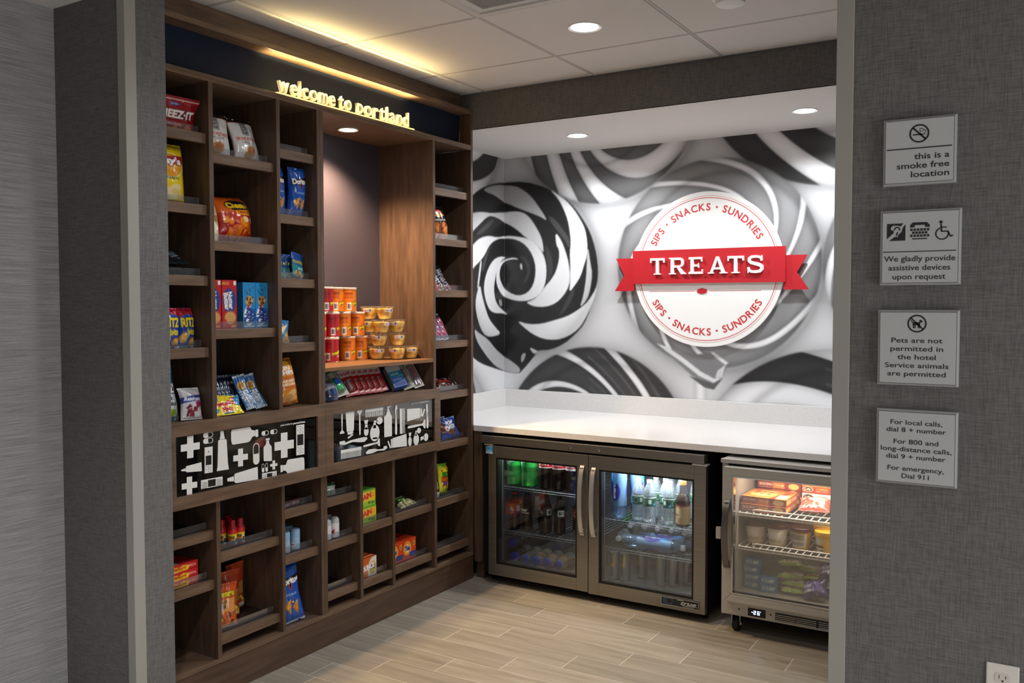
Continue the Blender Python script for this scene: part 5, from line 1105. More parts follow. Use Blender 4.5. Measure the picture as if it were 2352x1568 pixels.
for x, y, l_, c_, s in ((1.468, 4.0, lidbr, cpt1, 'leftmost cream coloured ice cream tub with brown lid'), (1.567, 4.0, lidbr, cpt1, 'second cream coloured ice cream tub with brown lid'), (1.670, 4.0, lidk, cpt2, 'ice cream tub with grey label and yellow pattern on the middle freezer rack'), (1.778, 3.985, lidy, cpt3, 'front yellow ice cream tub by the right jamb'), (1.625, 4.12, lidbr, cpt1, 'cream ice cream tub behind, between the second and third'), (1.745, 4.10, lidy, cpt3, 'yellow ice cream tub standing behind'), (1.845, 4.09, lidy, cpt3, 'yellow ice cream tub behind at the far right')):
    pint(s, x, y, .3745, l_, c_, 'ice cream tubs on the middle freezer rack')
cbl = CV(.075, .034, '2f7fb8', 700).poly([(.5, .3), (.8, .3), (.9, .8), (.55, .75)], 'd8e4ec').text('ICE', .3, .55, .4, 'e8f0f6', off=.03)
blm = box_mesh('ice_cream_sandwich_box', .075, .06, .034, cbl, top='2a73a8')
for k, (x, y, z, s) in enumerate(((1.455, 4.02, .159, 'lowest blue box of the left stack'), (1.455, 4.02, .1935, 'second blue box of the left stack'), (1.453, 4.02, .228, 'third blue box of the left stack'), (1.457, 4.02, .2625, 'topmost blue box of the left stack'), (1.535, 4.0, .159, 'lower blue box of the small stack beside the tall one'), (1.535, 4.0, .1935, 'upper blue box of the small stack beside the tall one'))):
    tag(link('ice_cream_sandwich_box', blm, None, (x, y, z), (0, 0, R_([0, 4, -3, 2, 6, -2][k]))), s+' on the freezer floor', 'box', 'blue boxes on the freezer floor')
cba = CV(.11, .05, 'd6d4c8', 600).rect(0, .0, 1, .25, '8fae3a').rect(.2, .4, .8, .8, 'c8bfa8').poly([(0, .6), (.25, .5), (.3, 1), (0, 1)], '7a9e34').text('BAR', .5, .6, .3, '5a3a22', off=.03)
cbr = CV(.11, .05, '8a3a26', 600).rect(.15, .3, .85, .75, 'c8bca0').rect(0, 0, 1, .15, '9fb040')
for k, (x, y, z, r_, c_, s) in enumerate(((1.642, 4.0, .175, 6, cba, 'lowest wrapped green and white ice cream bar of the pile'), (1.640, 4.01, .203, -6, cba, 'second wrapped green and white ice cream bar of the pile'), (1.625, 4.02, .231, 14, cba, 'third wrapped green and white ice cream bar of the pile'), (1.70, 4.13, .175, -5, cbr, 'lower reddish wrapped ice cream bar behind the pile'), (1.70, 4.14, .206, 8, cbr, 'upper reddish wrapped ice cream bar behind the pile'), (1.645, 4.15, .238, -12, cba, 'green wrapped ice cream bar lying on the rear of the pile'), (1.605, 4.11, .262, 22, cba, 'yellow-green wrapped ice cream bar in front of the pile'))):
    tag(link('wrapped_ice_cream_bar', bag_mesh('wrapped_ice_cream_bar', c_, .024, 20+k), None, (x, y-.02, z), (R_(-80), 0, R_(r_))), s, 'ice cream bar', 'wrapped ice cream bars on the freezer floor')
cpu = CV(.10, .085, '3c3474', 600).rect(.0, .3, .42, .75, 'c8c8d8').poly([(.4, .3), (.75, .2), (.8, .8), (.42, .75)], '5a4aa8').text('cone', .22, .52, .2, '3c3474', off=.03).spots(['8a86b8', '26204e'], 14, .1, .1, .9, .9, .007, 5)
for k, (x, y, z, r_, s) in enumerate(((1.752, 3.945, .198, 5, 'purple and silver ice cream wrapper in front at the middle of the freezer floor'), (1.812, 4.01, .196, -15, 'purple ice cream wrapper right of the middle on the freezer floor'), (1.785, 4.115, .240, 25, 'purple ice cream wrapper on top of the right-hand pile'), (1.925, 3.995, .198, 8, 'purple ice cream wrapper at the right behind the jamb'), (1.76, 4.22, .21, -30, 'purple ice cream wrapper at the back of the pile'), (1.885, 4.11, .265, -8, 'uppermost purple ice cream wrapper at the right'))):
    tag(link('ice_cream_wrapper', bag_mesh('ice_cream_wrapper', cpu, .045, 40+k), None, (x, y, z-.02), (R_(-40-k*6), R_(8*k-16), R_(r_))), s, 'wrapper', 'purple ice cream wrappers on the freezer floor')

# ------------------------------------------------------------------ goods in the display cabinet
Q90 = PI/2
def lowest(me, rot, sc=(1, 1, 1)):
    n = len(me.vertices); a = np.empty(n*3); me.vertices.foreach_get('co', a); M3 = np.array(Euler(rot).to_matrix())
    return float(((a.reshape(-1, 3)*np.array(sc)) @ M3.T)[:, 2].min())
def put(name, me, label, cat, y, z, x, lean=0, yaw=0, roll=0, group=None, sc=(1, 1, 1)):
    rot = (R_(-lean), R_(roll), Q90+R_(yaw))
    o = link(name, me, None, (x, y, z+.0008-lowest(me, rot, sc))); o.rotation_euler = Euler(rot); o.scale = sc; return tag(o, label, cat, group)
# red cheese cracker pouches
c_ = CV(.20, .125, '8e1219').rect(0, .90, 1, .93, 'e8d8d4').rect(0, .86, 1, .895, 'a8202a').ell(.5, .80, .10, .05, '3a4a9a').text('Sunshine', .5, .80, .05, 'f4eadf', off=.02).text('CHEEZ·IT', .5, .53, .21, 'f2efe9', width=.86, off=.05, out='5a0a10', ow=.003, shear=.15).text('ORIGINAL', .5, .26, .075, 'f2dcd0', width=.34, off=.03).spots(['d87a1c', 'e89a34'], 9, .1, .02, .9, .16, .014, 3)
m_ = bag_mesh('cracker_pouch', c_, .05, 2, stand=True)
put('cracker_pouch', m_, 'right-hand red cheese cracker pouch hanging over the divider in the top left cubby', 'snack bag', 2.085, 2.063, -.086, -20, -4, 0, 'red cracker pouches')
put('cracker_pouch', m_, 'left-hand red cheese cracker pouch by the jamb in the top left cubby', 'snack bag', 2.083, 2.063, -.185, -16, -4, 0, 'red cracker pouches')
c_ = CV(.15, .215, 'f0cf1c').rect(0, .93, 1, 1, 'b89c14').rect(0,.0,1,.05,'b89c14').ell(.52, .62, .40, .21, 'f8e9a0').ell(.52, .62, .37, .19, 'e8a01e').poly([(.08, .60), (.92, .66), (.95, .80), (.12, .74)], 'b81c22').text("Lay's", .53, .70, .11, 'ffffff', width=.66, off=.05, out='8a1218', ow=.003).text('Classic', .52, .42, .065, '3a5a2c', width=.5).ell(.2, .24, .18, .11, '7a4a24').ell(.58, .20, .26, .085, 'ecd9a0', .5).ell(.75, .15, .2, .06, 'e2c880', -.4).ell(.45, .10, .3, .05, 'f0e0b0')
put('potato_chip_bag', bag_mesh('potato_chip_bag', c_, .065, 5), 'yellow bag of potato chips in the leftmost column', 'snack bag', 2.072, 1.808, -.085, 6, -4)
c_ = CV(.09, .15, '20282e').rect(.1, .45, .9, .85, '5c7c90').rect(.1, .30, .9, .42, '3a1c1a').text('JERKY', .5, .65, .1, 'e8e4da', off=.04, width=.6).spots(['8aa4b0', '4a3028', '222222'], 14, .1, .1, .9, .8, .008, 3)
m_ = bag_mesh('jerky_bag', c_, .012, 7)
for k, (y, x, s) in enumerate(((2.035, -.095, 'left dark blue snack packet lying tilted back in the leftmost column'), (2.078, -.100, 'middle dark blue snack packet lying tilted back in the leftmost column'), (2.122, -.105, 'right dark blue snack packet lying tilted back in the leftmost column'))):
    put('jerky_packet', m_, s, 'snack packet', y, 1.551+.021*k, x+.03, 66, -6, 0, 'dark packets')
def ritz(seed):
    return CV(.076, .145, '2340a0').rect(0, .86, 1, 1, '9c1420').rect(0, .78, .5, .87, 'b01c28').poly([(.5, .78), (1, .70), (1, .9), (.5, .9)], 'b01c28').ell(.52, .66, .52, .17, '2c5cc0').ell(.52, .64, .47, .15, '1c3ca0').text('RITZ', .5, .63, .22, 'f4d81c', width=.86, off=.05, out='14246a', ow=.002).text('bits', .6, .40, .15, 'f4d81c', width=.5, off=.05).rect(0,0,1,.06,'c8d4e8').ell(.22, .24, .2, .13, 'd89a3c').ell(.24, .25, .15, .09, 'e8b860').ell(.72, .15, .22, .10, 'c8862c').ell(.75, .16, .15, .06, 'f0c050')
m_ = bag_mesh('cracker_bag', ritz(1), .045, 11)
put('cracker_bag', m_, 'left red and blue mini cracker bag in the leftmost column', 'snack bag', 2.068, 1.294, -.075, 5, -4, 0, 'red and blue mini cracker bags')
put('cracker_bag', m_, 'right red and blue mini cracker bag in the leftmost column', 'snack bag', 2.146, 1.294, -.085, 5, 5, 0, 'red and blue mini cracker bags')
c_ = CV(.115, .20, 'dfe4e6').rect(0, .66, 1, 1, '1d6f96').spots(['e8a03c', '2a8ab0', 'c8d840'], 10, .1, .78, .9, .98, .012, 4).ell(.5, .58, .55, .10, 'f2f2f0').text("Welch's", .5, .58, .10, '1c2430', width=.82, off=.04, shear=.2).rect(.0, .47, 1, .49, '1d3f7a').text('Fruit', .5, .40, .075, '20303c', width=.55, off=.03, shear=.2).text('Snacks', .55, .30, .075, '20303c', width=.66, off=.03, shear=.2).spots(['8cb82c', 'c83c2c', '6a2a6a', 'e8902c', '3a9ac8'], 22, .05, .02, .95, .18, .011, 6)
put('fruit_snack_bag', bag_mesh('fruit_snack_bag', c_, .045, 13), 'tall white and teal fruit snack bag at the bottom of the leftmost column', 'snack bag', 2.052, 1.034, -.092, 10, -4)
c_ = CV(.088, .118, 'cfcdd2').poly([(0, .5), (1, .58), (1, .76), (0, .68)], '2b3c90').text('Raisinets', .5, .63, .12, 'f0f0f4', width=.82, off=.04, shear=.3).ell(.80, .46, .16, .10, 'a82a6a').spots(['7a2430', '5a1822', '8a3038'], 26, .22, .1, .7, .42, .006, 8).rect(0, .93, 1, 1, 'e4e2e6').rect(0,0,1,.05,'e4e2e6').rect(.78,.1,.95,.25,'e8e6ea')
put('candy_bag', bag_mesh('candy_bag', c_, .035, 17), 'small white and purple raisin candy bag right of the fruit snacks', 'snack bag', 2.134, 1.034, -.040, 18, -4, 2)
# column two
def chips(bg): return CV(.135, .165, bg).rect(0, .90, 1, 1, '141416').rect(0,.885,1,.9,'c84a2c').rect(0, 0, .012, 1, 'c84a2c').rect(.34, .60, .62, .90, '3c3f44').rect(.36, .61, .60, .89, 'b8bcc0').text('FOOD', .48, .845, .045, '2c2f34', width=.2, off=.03).text('SHOULD', .48, .785, .045, '2c2f34', width=.21, off=.03).text('TASTE', .48, .725, .045, '2c2f34', width=.2, off=.03).text('GOOD', .48, .655, .055, '2c2f34', width=.21, off=.03).text('SWEET POTATO', .5, .50, .075, 'b8402c', width=.84, off=.03).text('TORTILLA CHIPS', .5, .42, .045, '5c5c5c', width=.5).ell(.52, .19, .23, .14, 'c08a4c', .5).ell(.55, .23, .14, .07, 'b06a4a', .5).ell(.44, .13, .16, .07, 'a87838', .3)
m_ = bag_mesh('sweet_potato_chip_bag', chips('d9dadb'), .05, 19)
put('sweet_potato_chip_bag', m_, 'left white sweet potato chip bag in the top of the second column', 'snack bag', 2.284, 2.000, -.085, 7, -8, 1, 'white sweet potato chip bags')
put('sweet_potato_chip_bag', m_, 'right white sweet potato chip bag in the top of the second column', 'snack bag', 2.440, 2.000, -.080, 12, 6, -3, 'white sweet potato chip bags')
ck = CV(.135, .165, '17181b').rect(.3,.5,.7,.8,'2c2e33')
put('dark_chip_bag', bag_mesh('dark_chip_bag', ck, .05, 20), 'black chip bag standing behind the right white chip bag', 'snack bag', 2.42, 2.004, -.15, 4, 6)
c_ = CV(.185, .185, 'd8601a').rect(0,.93,1,1,'b84a14').rect(0, 0, 1, .45, 'a8181c').poly([(0, .42), (1, .30), (1, .5), (0, .6)], 'b8301c').ell(.55, .74, .36, .13, '1c1c1e').text('Cheetos', .55, .74, .13, 'f4c820', width=.66, off=.06).poly([(.42, .52), (.92, .52), (.92, .64), (.42, .62)], 'f0a820').text('CRUNCHY', .67, .58, .055, 'b81c1c', width=.42, off=.04).spots(['e8801c', 'f0901c', 'd8601c', 'c83a1c', 'f2d8a0'], 34, .1, .05, .95, .44, .014, 5)
put('puffed_corn_bag', bag_mesh('puffed_corn_bag', c_, .075, 23, slump=.12), 'orange and red cheese puff bag slumping in the second column', 'snack bag', 2.410, 1.681, -.10, 14, 4, -4)
c_ = CV(.088, .165, 'c8b48c').text('POP', .4, .7, .12, '3a5a2c', off=.05).rect(.1, .45, .9, .6, '9a7a44').spots(['f2ead0', 'e8dcb8', 'fff8e8'], 60, .05, .02, .95, .4, .008, 6)
put('popcorn_bag', bag_mesh('popcorn_bag', c_, .06, 24), 'beige popcorn bag half hidden left of the orange cheese puff bag', 'snack bag', 2.258, 1.681, -.085, 12, -4)
# cookie boxes
cn = CV(.070, .185, 'b4161c').rect(.8,.9,.97,.98,'e8e4e0').text('OREO', .2, .93, .06, 'e8d040', rot=0, off=.02).ell(.5, .58, .44, .25, '203a8c').text('Nutter', .60, .58, .115, 'f4ece0', width=.95, rot=-PI/2+.12, off=.05, out='203a8c', ow=.002).text('Butter', .32, .56, .115, 'f4ece0', width=.95, rot=-PI/2+.12, off=.05, out='203a8c', ow=.002).ell(.55, .23, .40, .14, 'b8783c').ell(.55, .23, .35, .12, 'd8a060').rect(.6, .03, .92, .08, 'e8a03c').rect(.08,.03,.3,.2,'c8353a')
for u in (.14, .19, .24, .29, .33): cn.rect(.30, u, .82, u+.008, 'a8703a')
m_ = box_mesh('red_cookie_box', .070, .045, .185, cn, left='9c1218', top='9c1218')
put('cookie_box', m_, 'front-facing red peanut butter cookie box in the second column', 'box', 2.325, 1.358, -.082, 0, 0, 0, 'red cookie boxes'); put('cookie_box', m_, 'red cookie box half hidden by the divider in the second column', 'box', 2.251, 1.358, -.082, 0, 0, 0, 'red cookie boxes')
ca = CV(.062, .178, '1f86c4').rect(.1,.03,.9,.06,'d8e4ec').ell(.52, .60, .34, .11, 'b88a50').ell(.52, .60, .28, .08, 'd0a468').spots(['4a2a18', '3a2014'], 14, .25, .52, .8, .68, .004, 5).spots(['3a2a24', '5a3a2a'], 10, .15, .72, .9, .95, .003, 7).ell(.45, .28, .38, .21, 'f2f0ec').text('Chips', .36, .28, .20, '1c3a8c', width=1.02, rot=PI/2, off=.05).text('Ahoy!', .68, .27, .20, '1c3a8c', width=.9, rot=PI/2, off=.05).rect(.35, .44, .5, .52, 'b81c28')
m_ = box_mesh('blue_cookie_box', .062, .045, .178, ca, left='16689c', top='1a74ae')
for y, x, s in ((2.422, -.082, 'second blue chocolate chip cookie box from the right'), (2.4855, -.082, 'rightmost blue chocolate chip cookie box'), (2.400, -.135, 'blue chocolate chip cookie box standing in the second row behind')):
    put('cookie_box', m_, s, 'box', y, 1.358, x, 0, 0, 0, 'blue cookie boxes')
# leaning candy packets
c_ = CV(.045, .15, '152338').rect(0, .93, 1, .99, '8898a8').rect(.2, .3, .8, .75, '1e3a66').text('CHEWS', .5, .5, .16, '8a9ab8', rot=PI/2, width=.7).rect(.1, .15, .9, .22, '6a1c24')
m_ = bag_mesh('candy_packet', c_, .008, 31)
for k in range(9):
    put('candy_packet', m_, ['leftmost', 'second', 'third', 'fourth', 'fifth', 'sixth', 'seventh', 'eighth', 'ninth'][k]+' dark blue foil candy packet in the slanting row of nine', 'candy packet', 2.285+.0185*k, 1.034, -.132, 26, -38, -8, 'slanting row of dark blue candy packets')
c_ = CV(.048, .15, '3c6ea8').rect(0,.93,1,1,'a8bccc').rect(0,0,1,.05,'a8bccc').ell(.5,.68,.36,.12,'e0b040').ell(.5,.68,.28,.09,'b87c28').text('FIG', .5, .42, .24, 'dfe8f2', rot=-PI/2, width=.7, off=.05).text('NEWTONS', .5, .18, .2, 'f2f4f8', rot=-PI/2, width=.9, off=.04)
m_ = bag_mesh('fig_bar_pack', c_, .012, 33)
for k, (y, x) in enumerate(((2.428, -.060), (2.475, -.060))): put('fig_bar_pack', m_, ['blue fig bar pack beside the dark candy packets', 'rightmost blue fig bar pack leaning in the second column'][k], 'snack bar', y, 1.038, x, 28, -24, -14, 'blue fig bar packs')
c_ = CV(.135, .08, 'f0d818').poly([(0, .25), (.2, .1), (.3, .3), (.1, .45)], '2a8cc8').poly([(.75, .55), (1, .4), (1, 1), (.85, 1)], '2a8cc8').poly([(0,.8),(.3,.75),(.35,1),(0,1)],'2a8cc8').text('Swedish', .5, .62, .26, 'c8202c', width=.66, off=.06, out='fbf4d0', ow=.0015, rot=.05).text('Fish', .55, .30, .26, 'c8202c', width=.34, off=.06, out='fbf4d0', ow=.0015).ell(.75, .85, .1, .06, 'b03050').rect(.4, .05, .7, .12, '5a7a9a')
m_ = bag_mesh('gummy_bag', c_, .010, 35)
for k, (y, x, z) in enumerate(((2.290, -.030, 1.034), (2.288, -.054, 1.034), (2.286, -.078, 1.034))):
    put('gummy_bag', m_, ['front yellow gummy fish bag at the bottom of the second column', 'middle yellow gummy fish bag', 'rear yellow gummy fish bag'][k], 'candy bag', y, z, x, 38, -10, -2, 'yellow gummy fish bags')
# column three
cdr = CV(.105, .20, '1d4fa8').rect(0,.94,1,1,'16408c').rect(0,0,1,.04,'a8b8d0').poly([(.06, .64), (.96, .70), (.96, .82), (.06, .76)], '101014').text('Doritos', .51, .73, .10, 'f4f2ee', width=.84, off=.06, rot=.05).poly([(.42, .66), (.52, .56), (.62, .69)], 'd83a20').poly([(.46, .66), (.52, .59), (.58, .68)], '101014').text('COOL RANCH', .5, .50, .035, 'd8e4f2', width=.5, off=.02).poly([(.12, .34), (.46, .42), (.36, .16)], 'd89a34').poly([(.45, .28), (.75, .40), (.66, .14)], 'c88a2c').spots(['c8382c', '2c7a3a', 'f0d890'], 18, .15, .18, .7, .38, .003, 3)
m_ = bag_mesh('tortilla_chip_bag', cdr, .055, 37)
put('tortilla_chip_bag', m_, 'left blue tortilla chip bag in the third column', 'snack bag', 2.588, 1.806, -.082, 3, 0, 0, 'blue tortilla chip bags in the third column', (.92, 1, 1)); put('tortilla_chip_bag', m_, 'right blue tortilla chip bag in the third column', 'snack bag', 2.689, 1.806, -.078, -3, 0, 0, 'blue tortilla chip bags in the third column', (.90, 1, 1.03))
c_ = CV(.085, .105, '1c4a90').rect(0, .2, 1, .5, '1c8090').rect(0, .08, 1, .2, '2a9a80').text('PLANTERS', .5, .62, .12, 'c8c030', width=.86, off=.05).spots(['c89a44', '8a5a24', 'd8b060'], 12, .2, .02, .8, .25, .008, 5).rect(0,.93,1,1,'2c5cb0').text('NUTS', .6, .38, .1, 'e8e8d8', off=.03)
m_ = bag_mesh('nut_bag', c_, .014, 39)
for k in range(5): put('nut_bag', m_, ['leftmost', 'second', 'third', 'fourth', 'rightmost'][k]+' blue and teal peanut bag in the slanting row of five', 'snack bag', 2.597+.027*k-(.024 if k == 4 else 0), 1.551, -.112 if k < 4 else -.056, 8, -44 if k < 4 else 10, 4 if k < 4 else 10, 'blue and teal peanut bags')
c_ = CV(.09, .10, '3c7cb4').poly([(.5, 0), (1, 0), (1, .6)], 'd8a04c').poly([(.3, .5), (.6, .3), (.9, .8)], 'e8c890').text('MIX', .35, .7, .14, 'eef2f6', off=.04)
put('trail_mix_bag', bag_mesh('trail_mix_bag', c_, .03, 41), 'small blue packet at the left corner of the fourth cubby in the third column', 'snack bag', 2.584, 1.292, -.06, 22, -12, 8)
c_ = CV(.10, .19, 'c86a1c').rect(0, .86, 1, 1, '8a5a1c').ell(.5, .88, .3, .07, 'e8b030').ell(.5, .74, .46, .14, 'e8941c').text('SUN', .45, .78, .10, 'f6f0e6', width=.6, off=.06).text('CHIPS', .52, .68, .085, 'f6f0e6', width=.76, off=.06, out='9a4a14', ow=.0015).text('HARVEST', .5, .50, .055, 'f6ead0', width=.82, off=.05).text('CHEDDAR', .5, .43, .055, 'f6ead0', width=.82, off=.05).poly([(0, .0), (1, .0), (1, .3), (0, .38)], 'd8801c').ell(.62, .22, .3, .07, 'e0b070', .4).ell(.4, .14, .28, .07, 'c89050', .3).ell(.7, .10, .22, .05, 'd8a868', .5).rect(0,0,1,.03,'8a4a14')
put('whole_grain_chip_bag', bag_mesh('whole_grain_chip_bag', c_, .055, 43), 'orange harvest cheddar chip bag at the bottom of the third column', 'snack bag', 2.622, 1.036, -.06, 9, -12, -6)
# niche: chip canisters (no mascot)
def canister(bg, flavour):
    c_ = CV(circ(.0365), .108, bg, 700)
    for u in (.16, .68):
        c_.text('Pringles', u, .42, .13, 'f4dc1c', width=.24, rot=.35, off=.06, out='1c2c14', ow=.0022).text(flavour, u+.06, .27, .075, 'f2ece2', width=.14, rot=.1, off=.03)
    c_.bars(.44, .08, .53, .40, 9)
    for k in range(5): c_.rect(.38, .60+.055*k, .56, .615+.055*k, '7a2a10' if bg[0] == 'd' else '5a0c10'); c_.rect(.92, .50+.06*k, 1, .515+.06*k, '7a2a10')
    return c_.rect(0, 0, 1, .015, 'c8c0a8')
mo = wrap_mesh('canister_body', [(.0365, 0), (.0365, .108)], canister('e07a12', 'Cheddar'), 84, turn=.0)
mr_ = wrap_mesh('canister_body', [(.0365, 0), (.0365, .108)], canister('b01520', 'Original'), 84, turn=.0)
lidm = B().lathe([(.0375, .106), (.038, .108), (.038, .113), (.0365, .1145), (.033, .1125), (0, .1125)], 40); rimm = B().lathe([(.037, 0), (.0372, .002), (.0365, .003)], 40)
protos = {}
def canister_at(kind, x, y, z, turn, label, grp):
    if kind not in protos:
        t = thing('chip_canister', label, 'canister', (x, y, z), (0, 0, Q90+turn), grp); link('canister_body', mo if kind == 'o' else mr_, t); obj('lid', lidm, mat('canister_lid', 'f0d8c8', .35), t, True); obj('metal_rim', rimm, CHROME, t, True); protos[kind] = t
        return t
    return dup(protos[kind], (x, y, z), (0, 0, Q90+turn), label, grp)
LV = [1.186, 1.3015, 1.417]
og, rg_ = 'orange chip canisters in the niche', 'red chip canisters in the niche'
tq = -.75
for kd, x, y, l, tn, s in (('r', -.235, 2.975, 0, .3, 'leftmost red canister of the bottom tier'), ('r', -.240, 3.070, 0, -.35, 'second red canister of the bottom tier'), ('o', -.268, 3.215, 0, 0, 'left orange canister of the bottom tier'), ('o', -.2635, 3.2965, 0, 0, 'right orange canister of the bottom tier'),
                       ('r', -.238, 2.985, 1, .2, 'leftmost red canister of the middle tier'), ('r', -.245, 3.080, 1, .25, 'second red canister of the middle tier'), ('o', -.268, 3.185, 1, .15, 'left orange canister of the middle tier'), ('o', -.258, 3.270, 1, -.15, 'right orange canister of the middle tier'),
                       ('r', -.245, 3.042, 2, .2, 'only red canister of the top tier'), ('o', -.266, 3.132, 2, .05, 'left orange canister of the top tier'), ('o', -.260, 3.215, 2, .1, 'right orange canister of the top tier')):
    canister_at(kd, x, y, LV[l], tq+tn, s+' in the niche', rg_ if kd == 'r' else og)
# fruit cups
cl = CV(.045, .016, 'eceae4', 1200).text('Dole', .25, .5, .5, 'c8202c', width=.3, off=.04).rect(.72, .15, .92, .85, '3a4a9a').rect(.45,.3,.68,.4,'888888')
clm = []
def fruit_cup(x, y, z, turn, label):
    if 'c' not in protos:
        t = thing('fruit_cup', label, 'fruit cup', (x, y, z), (0, 0, turn), 'clear cups of peach slices in the niche')
        obj('cup', B().lathe([(.024, 0), (.030, .004), (.038, .03), (.0415, .056), (.0455, .057), (.0455, .059)], 36, cap=False), CUPP, t, True)
        obj('fruit', B().lathe([(0, .002), (.026, .003), (.034, .018), (.0375, .035), (.039, .050), (.03, .053), (0, .054)], 30), FRUIT, t, True)
        obj('lid', B().lathe([(.046, .058), (.0462, .0615), (.042, .0635), (0, .0632)], 36), CUPP, t, True)
        w_ = []; n = 14
        vv = []; 
        for j in range(6):
            for k in range(n+1): a = -PI/2+(k/n-.5)*1.05; rr = .0400+.0035*(j/5); vv.append((rr*math.cos(a), rr*math.sin(a), .036+.015*j/5))
        U, V = np.meshgrid(np.linspace(0, 1, n+1), np.linspace(0, 1, 6)); link('label', to_mesh('label', vv, grid_faces(n, 5), CARD, True, cl.sample(U, V).reshape(-1, 3)), t)
        protos['c'] = t; return
    dup(protos['c'], (x, y, z), (0, 0, turn), label, 'clear cups of peach slices in the niche')
CU = [(-.105, 3.487, 0, .8, 'rightmost peach cup of the bottom tier'), (-.112, 3.392, 0, .1, 'foremost peach cup in the middle of the bottom tier'), (-.193, 3.343, 0, .9, 'peach cup of the bottom tier next to the foremost one'), (-.278, 3.390, 0, .3, 'peach cup of the bottom tier against the orange canister'),
      (-.140, 3.430, 1, .9, 'right peach cup of the second tier'), (-.183, 3.343, 1, .35, 'middle peach cup of the second tier'), (-.283, 3.391, 1, .9, 'left peach cup of the second tier'),
      (-.142, 3.430, 2, .2, 'right peach cup of the third tier'), (-.160, 3.333, 2, 1.6, 'middle peach cup of the third tier'), (-.256, 3.358, 2, .1, 'left peach cup of the third tier'),
      (-.162, 3.364, 3, 1.2, 'right peach cup on the top tier'), (-.256, 3.360, 3, .45, 'left peach cup on the top tier')]
for x, y, l, tn, s in CU: fruit_cup(x, y, 1.186+.0645*l, tn, s)
# toiletry cards below the niche
def blister(label, y, z, x, cardcv, lean, yaw, roll, items, grp=None, name='blister_card'):
    t = thing(name, label, 'blister pack', (x, y, z), Euler((R_(-lean), R_(roll), Q90+R_(yaw))), grp)
    link('card', box_mesh('card', cardcv.w, .0015, cardcv.h, cardcv), t)
    items(t)
    t.location.z = z+.0008-min(lowest(c.data, t.rotation_euler) for c in t.children); return t
def shell(t, w, h, z0, d):
    obj('clear_blister', B().box(-w/2, w/2, -d, -.001, z0, z0+h), ACRE, t, bevel=min(w, d)*.35)
cw = CV(.085, .145, 'b9b7a6').rect(.3,.86,.7,.92,'6a6a60').text('TRAVEL', .5, .80, .06, '4a4a44', width=.4)
def mw(t):
    shell(t, .06, .105, .012, .03)
    obj('mouthwash_bottle', B().lathe([(0, 0), (.020, 0), (.024, .006), (.024, .05), (.018, .064), (.010, .07)], 24, c=(0, -.014, .018)), mat('mint_liquid', '2fae6c', .12, coat=.5), t, True)
    obj('bottle_cap', B().lathe([(.0105, 0), (.0105, .016), (0, .016)], 16, c=(0, -.014, .088)), WHITE, t, True)
    obj('bottle_label', B().box(-.014, .014, -.0400, -.0385, .045, .07), mat('label_blue', '2a5cc0', .4), t)
blister('carded travel bottle of green mouthwash under the niche', 2.925, 1.040, -.045, cw, 40, -14, -12, mw)
cbx = CV(.07, .075, '2a4a78').text('FLOSS', .5, .6, .2, 'd8e0e8', width=.7)
def cap2(t): shell(t, .055, .06, .006, .025); obj('dispenser', B().lathe([(.0, 0), (.02, .001), (.02, .03), (.0, .031)], 24, c=(0, -.012, .014)), mat('deep_blue_plastic', '14306c', .3), t, True)
blister('small blue carded dispenser at the left end under the niche', 2.845, 1.040, -.03, cbx, 20, -8, 0, cap2)
cr = CV(.07, .135, 'a8161c').rect(.0,.72,1,1,'c8c0bc').text('COLGATE', .5, .84, .10, 'a8161c', width=.84, off=.04).ell(.6,.3,.25,.15,'c83c40').rect(.1,.06,.9,.10,'f0e0d8')
def tb_(t): shell(t, .035, .06, .02, .014); obj('small_tube', B().lathe([(.008, 0), (.010, .01), (.006, .045), (.002, .05)], 16, c=(0, -.008, .026)), mat('clear_red_tube', 'd8a8a8', .2), t, True)
for k in range(6):
    blister(['leftmost', 'second', 'third', 'fourth', 'fifth', 'rightmost'][k]+' red carded toothpaste in the slanting row under the niche', 3.040+.040*k, 1.034, -.080, cr, 34, -26, -12, tb_, 'red carded toothpastes under the niche', 'toothpaste_card')
cdk = CV(.07, .14, '16243c').rect(.1,.5,.9,.9,'1e3a66')
put('carded_item', box_mesh('carded_item', .07, .012, .14, cdk), 'dark blue carton between the red cards and the bright blue box', 'carton', 3.282, 1.034, -.105, 42, -24, -8)
cb2 = CV(.072, .12, '2860b0').rect(0,.72,1,1,'c8ccd0').rect(0,.45,1,.72,'2a90c0').text('SALINE', .45, .60, .10, 'e8f0f8', width=.6, off=.03).text('SOLUTION', .45, .35, .08, 'c8d8f0', width=.66).rect(.1,.05,.9,.2,'1c2c7c')
put('blue_carton', box_mesh('blue_carton', .072, .035, .12, cb2, left='b8b8b0', right='1c2c7c', top='c8c4bc'), 'bright blue and white carton leaning under the niche', 'carton', 3.352, 1.034, -.060, 36, -22, -10)
cg2 = CV(.06, .14, 'b0aea0').text('CLIPPERS', .5, .8, .07, '3a3a3a', width=.8)
def tw(t): shell(t, .03, .10, .01, .012); obj('tool', B().box(-.006, .006, -.010, -.002, .014, .10), mat('navy_handle', '1a2a6a', .3), t, bevel=.002)
blister('carded navy-handled toiletry right of the blue carton', 3.430, 1.034, -.065, cg2, 38, -22, -14, tw)
def pb(t): shell(t, .034, .112, .01, .014); obj('toothbrush', B().tube([(0, -.008, .015), (.002, -.008, .06), (-.001, -.008, .108)], .0055, 8), mat('pink_plastic', 'd8289a', .3), t, True); obj('bristles', B().box(-.005, .005, -.014, -.008, .018, .036), WHITE, t)
blister('carded pink travel toothbrush at the right end under the niche', 3.492, 1.038, -.050, CV(.055, .135, 'bdbbb0').text('BRUSH', .5, .88, .06, '4a4a4a', width=.7), 32, -22, -14, pb)
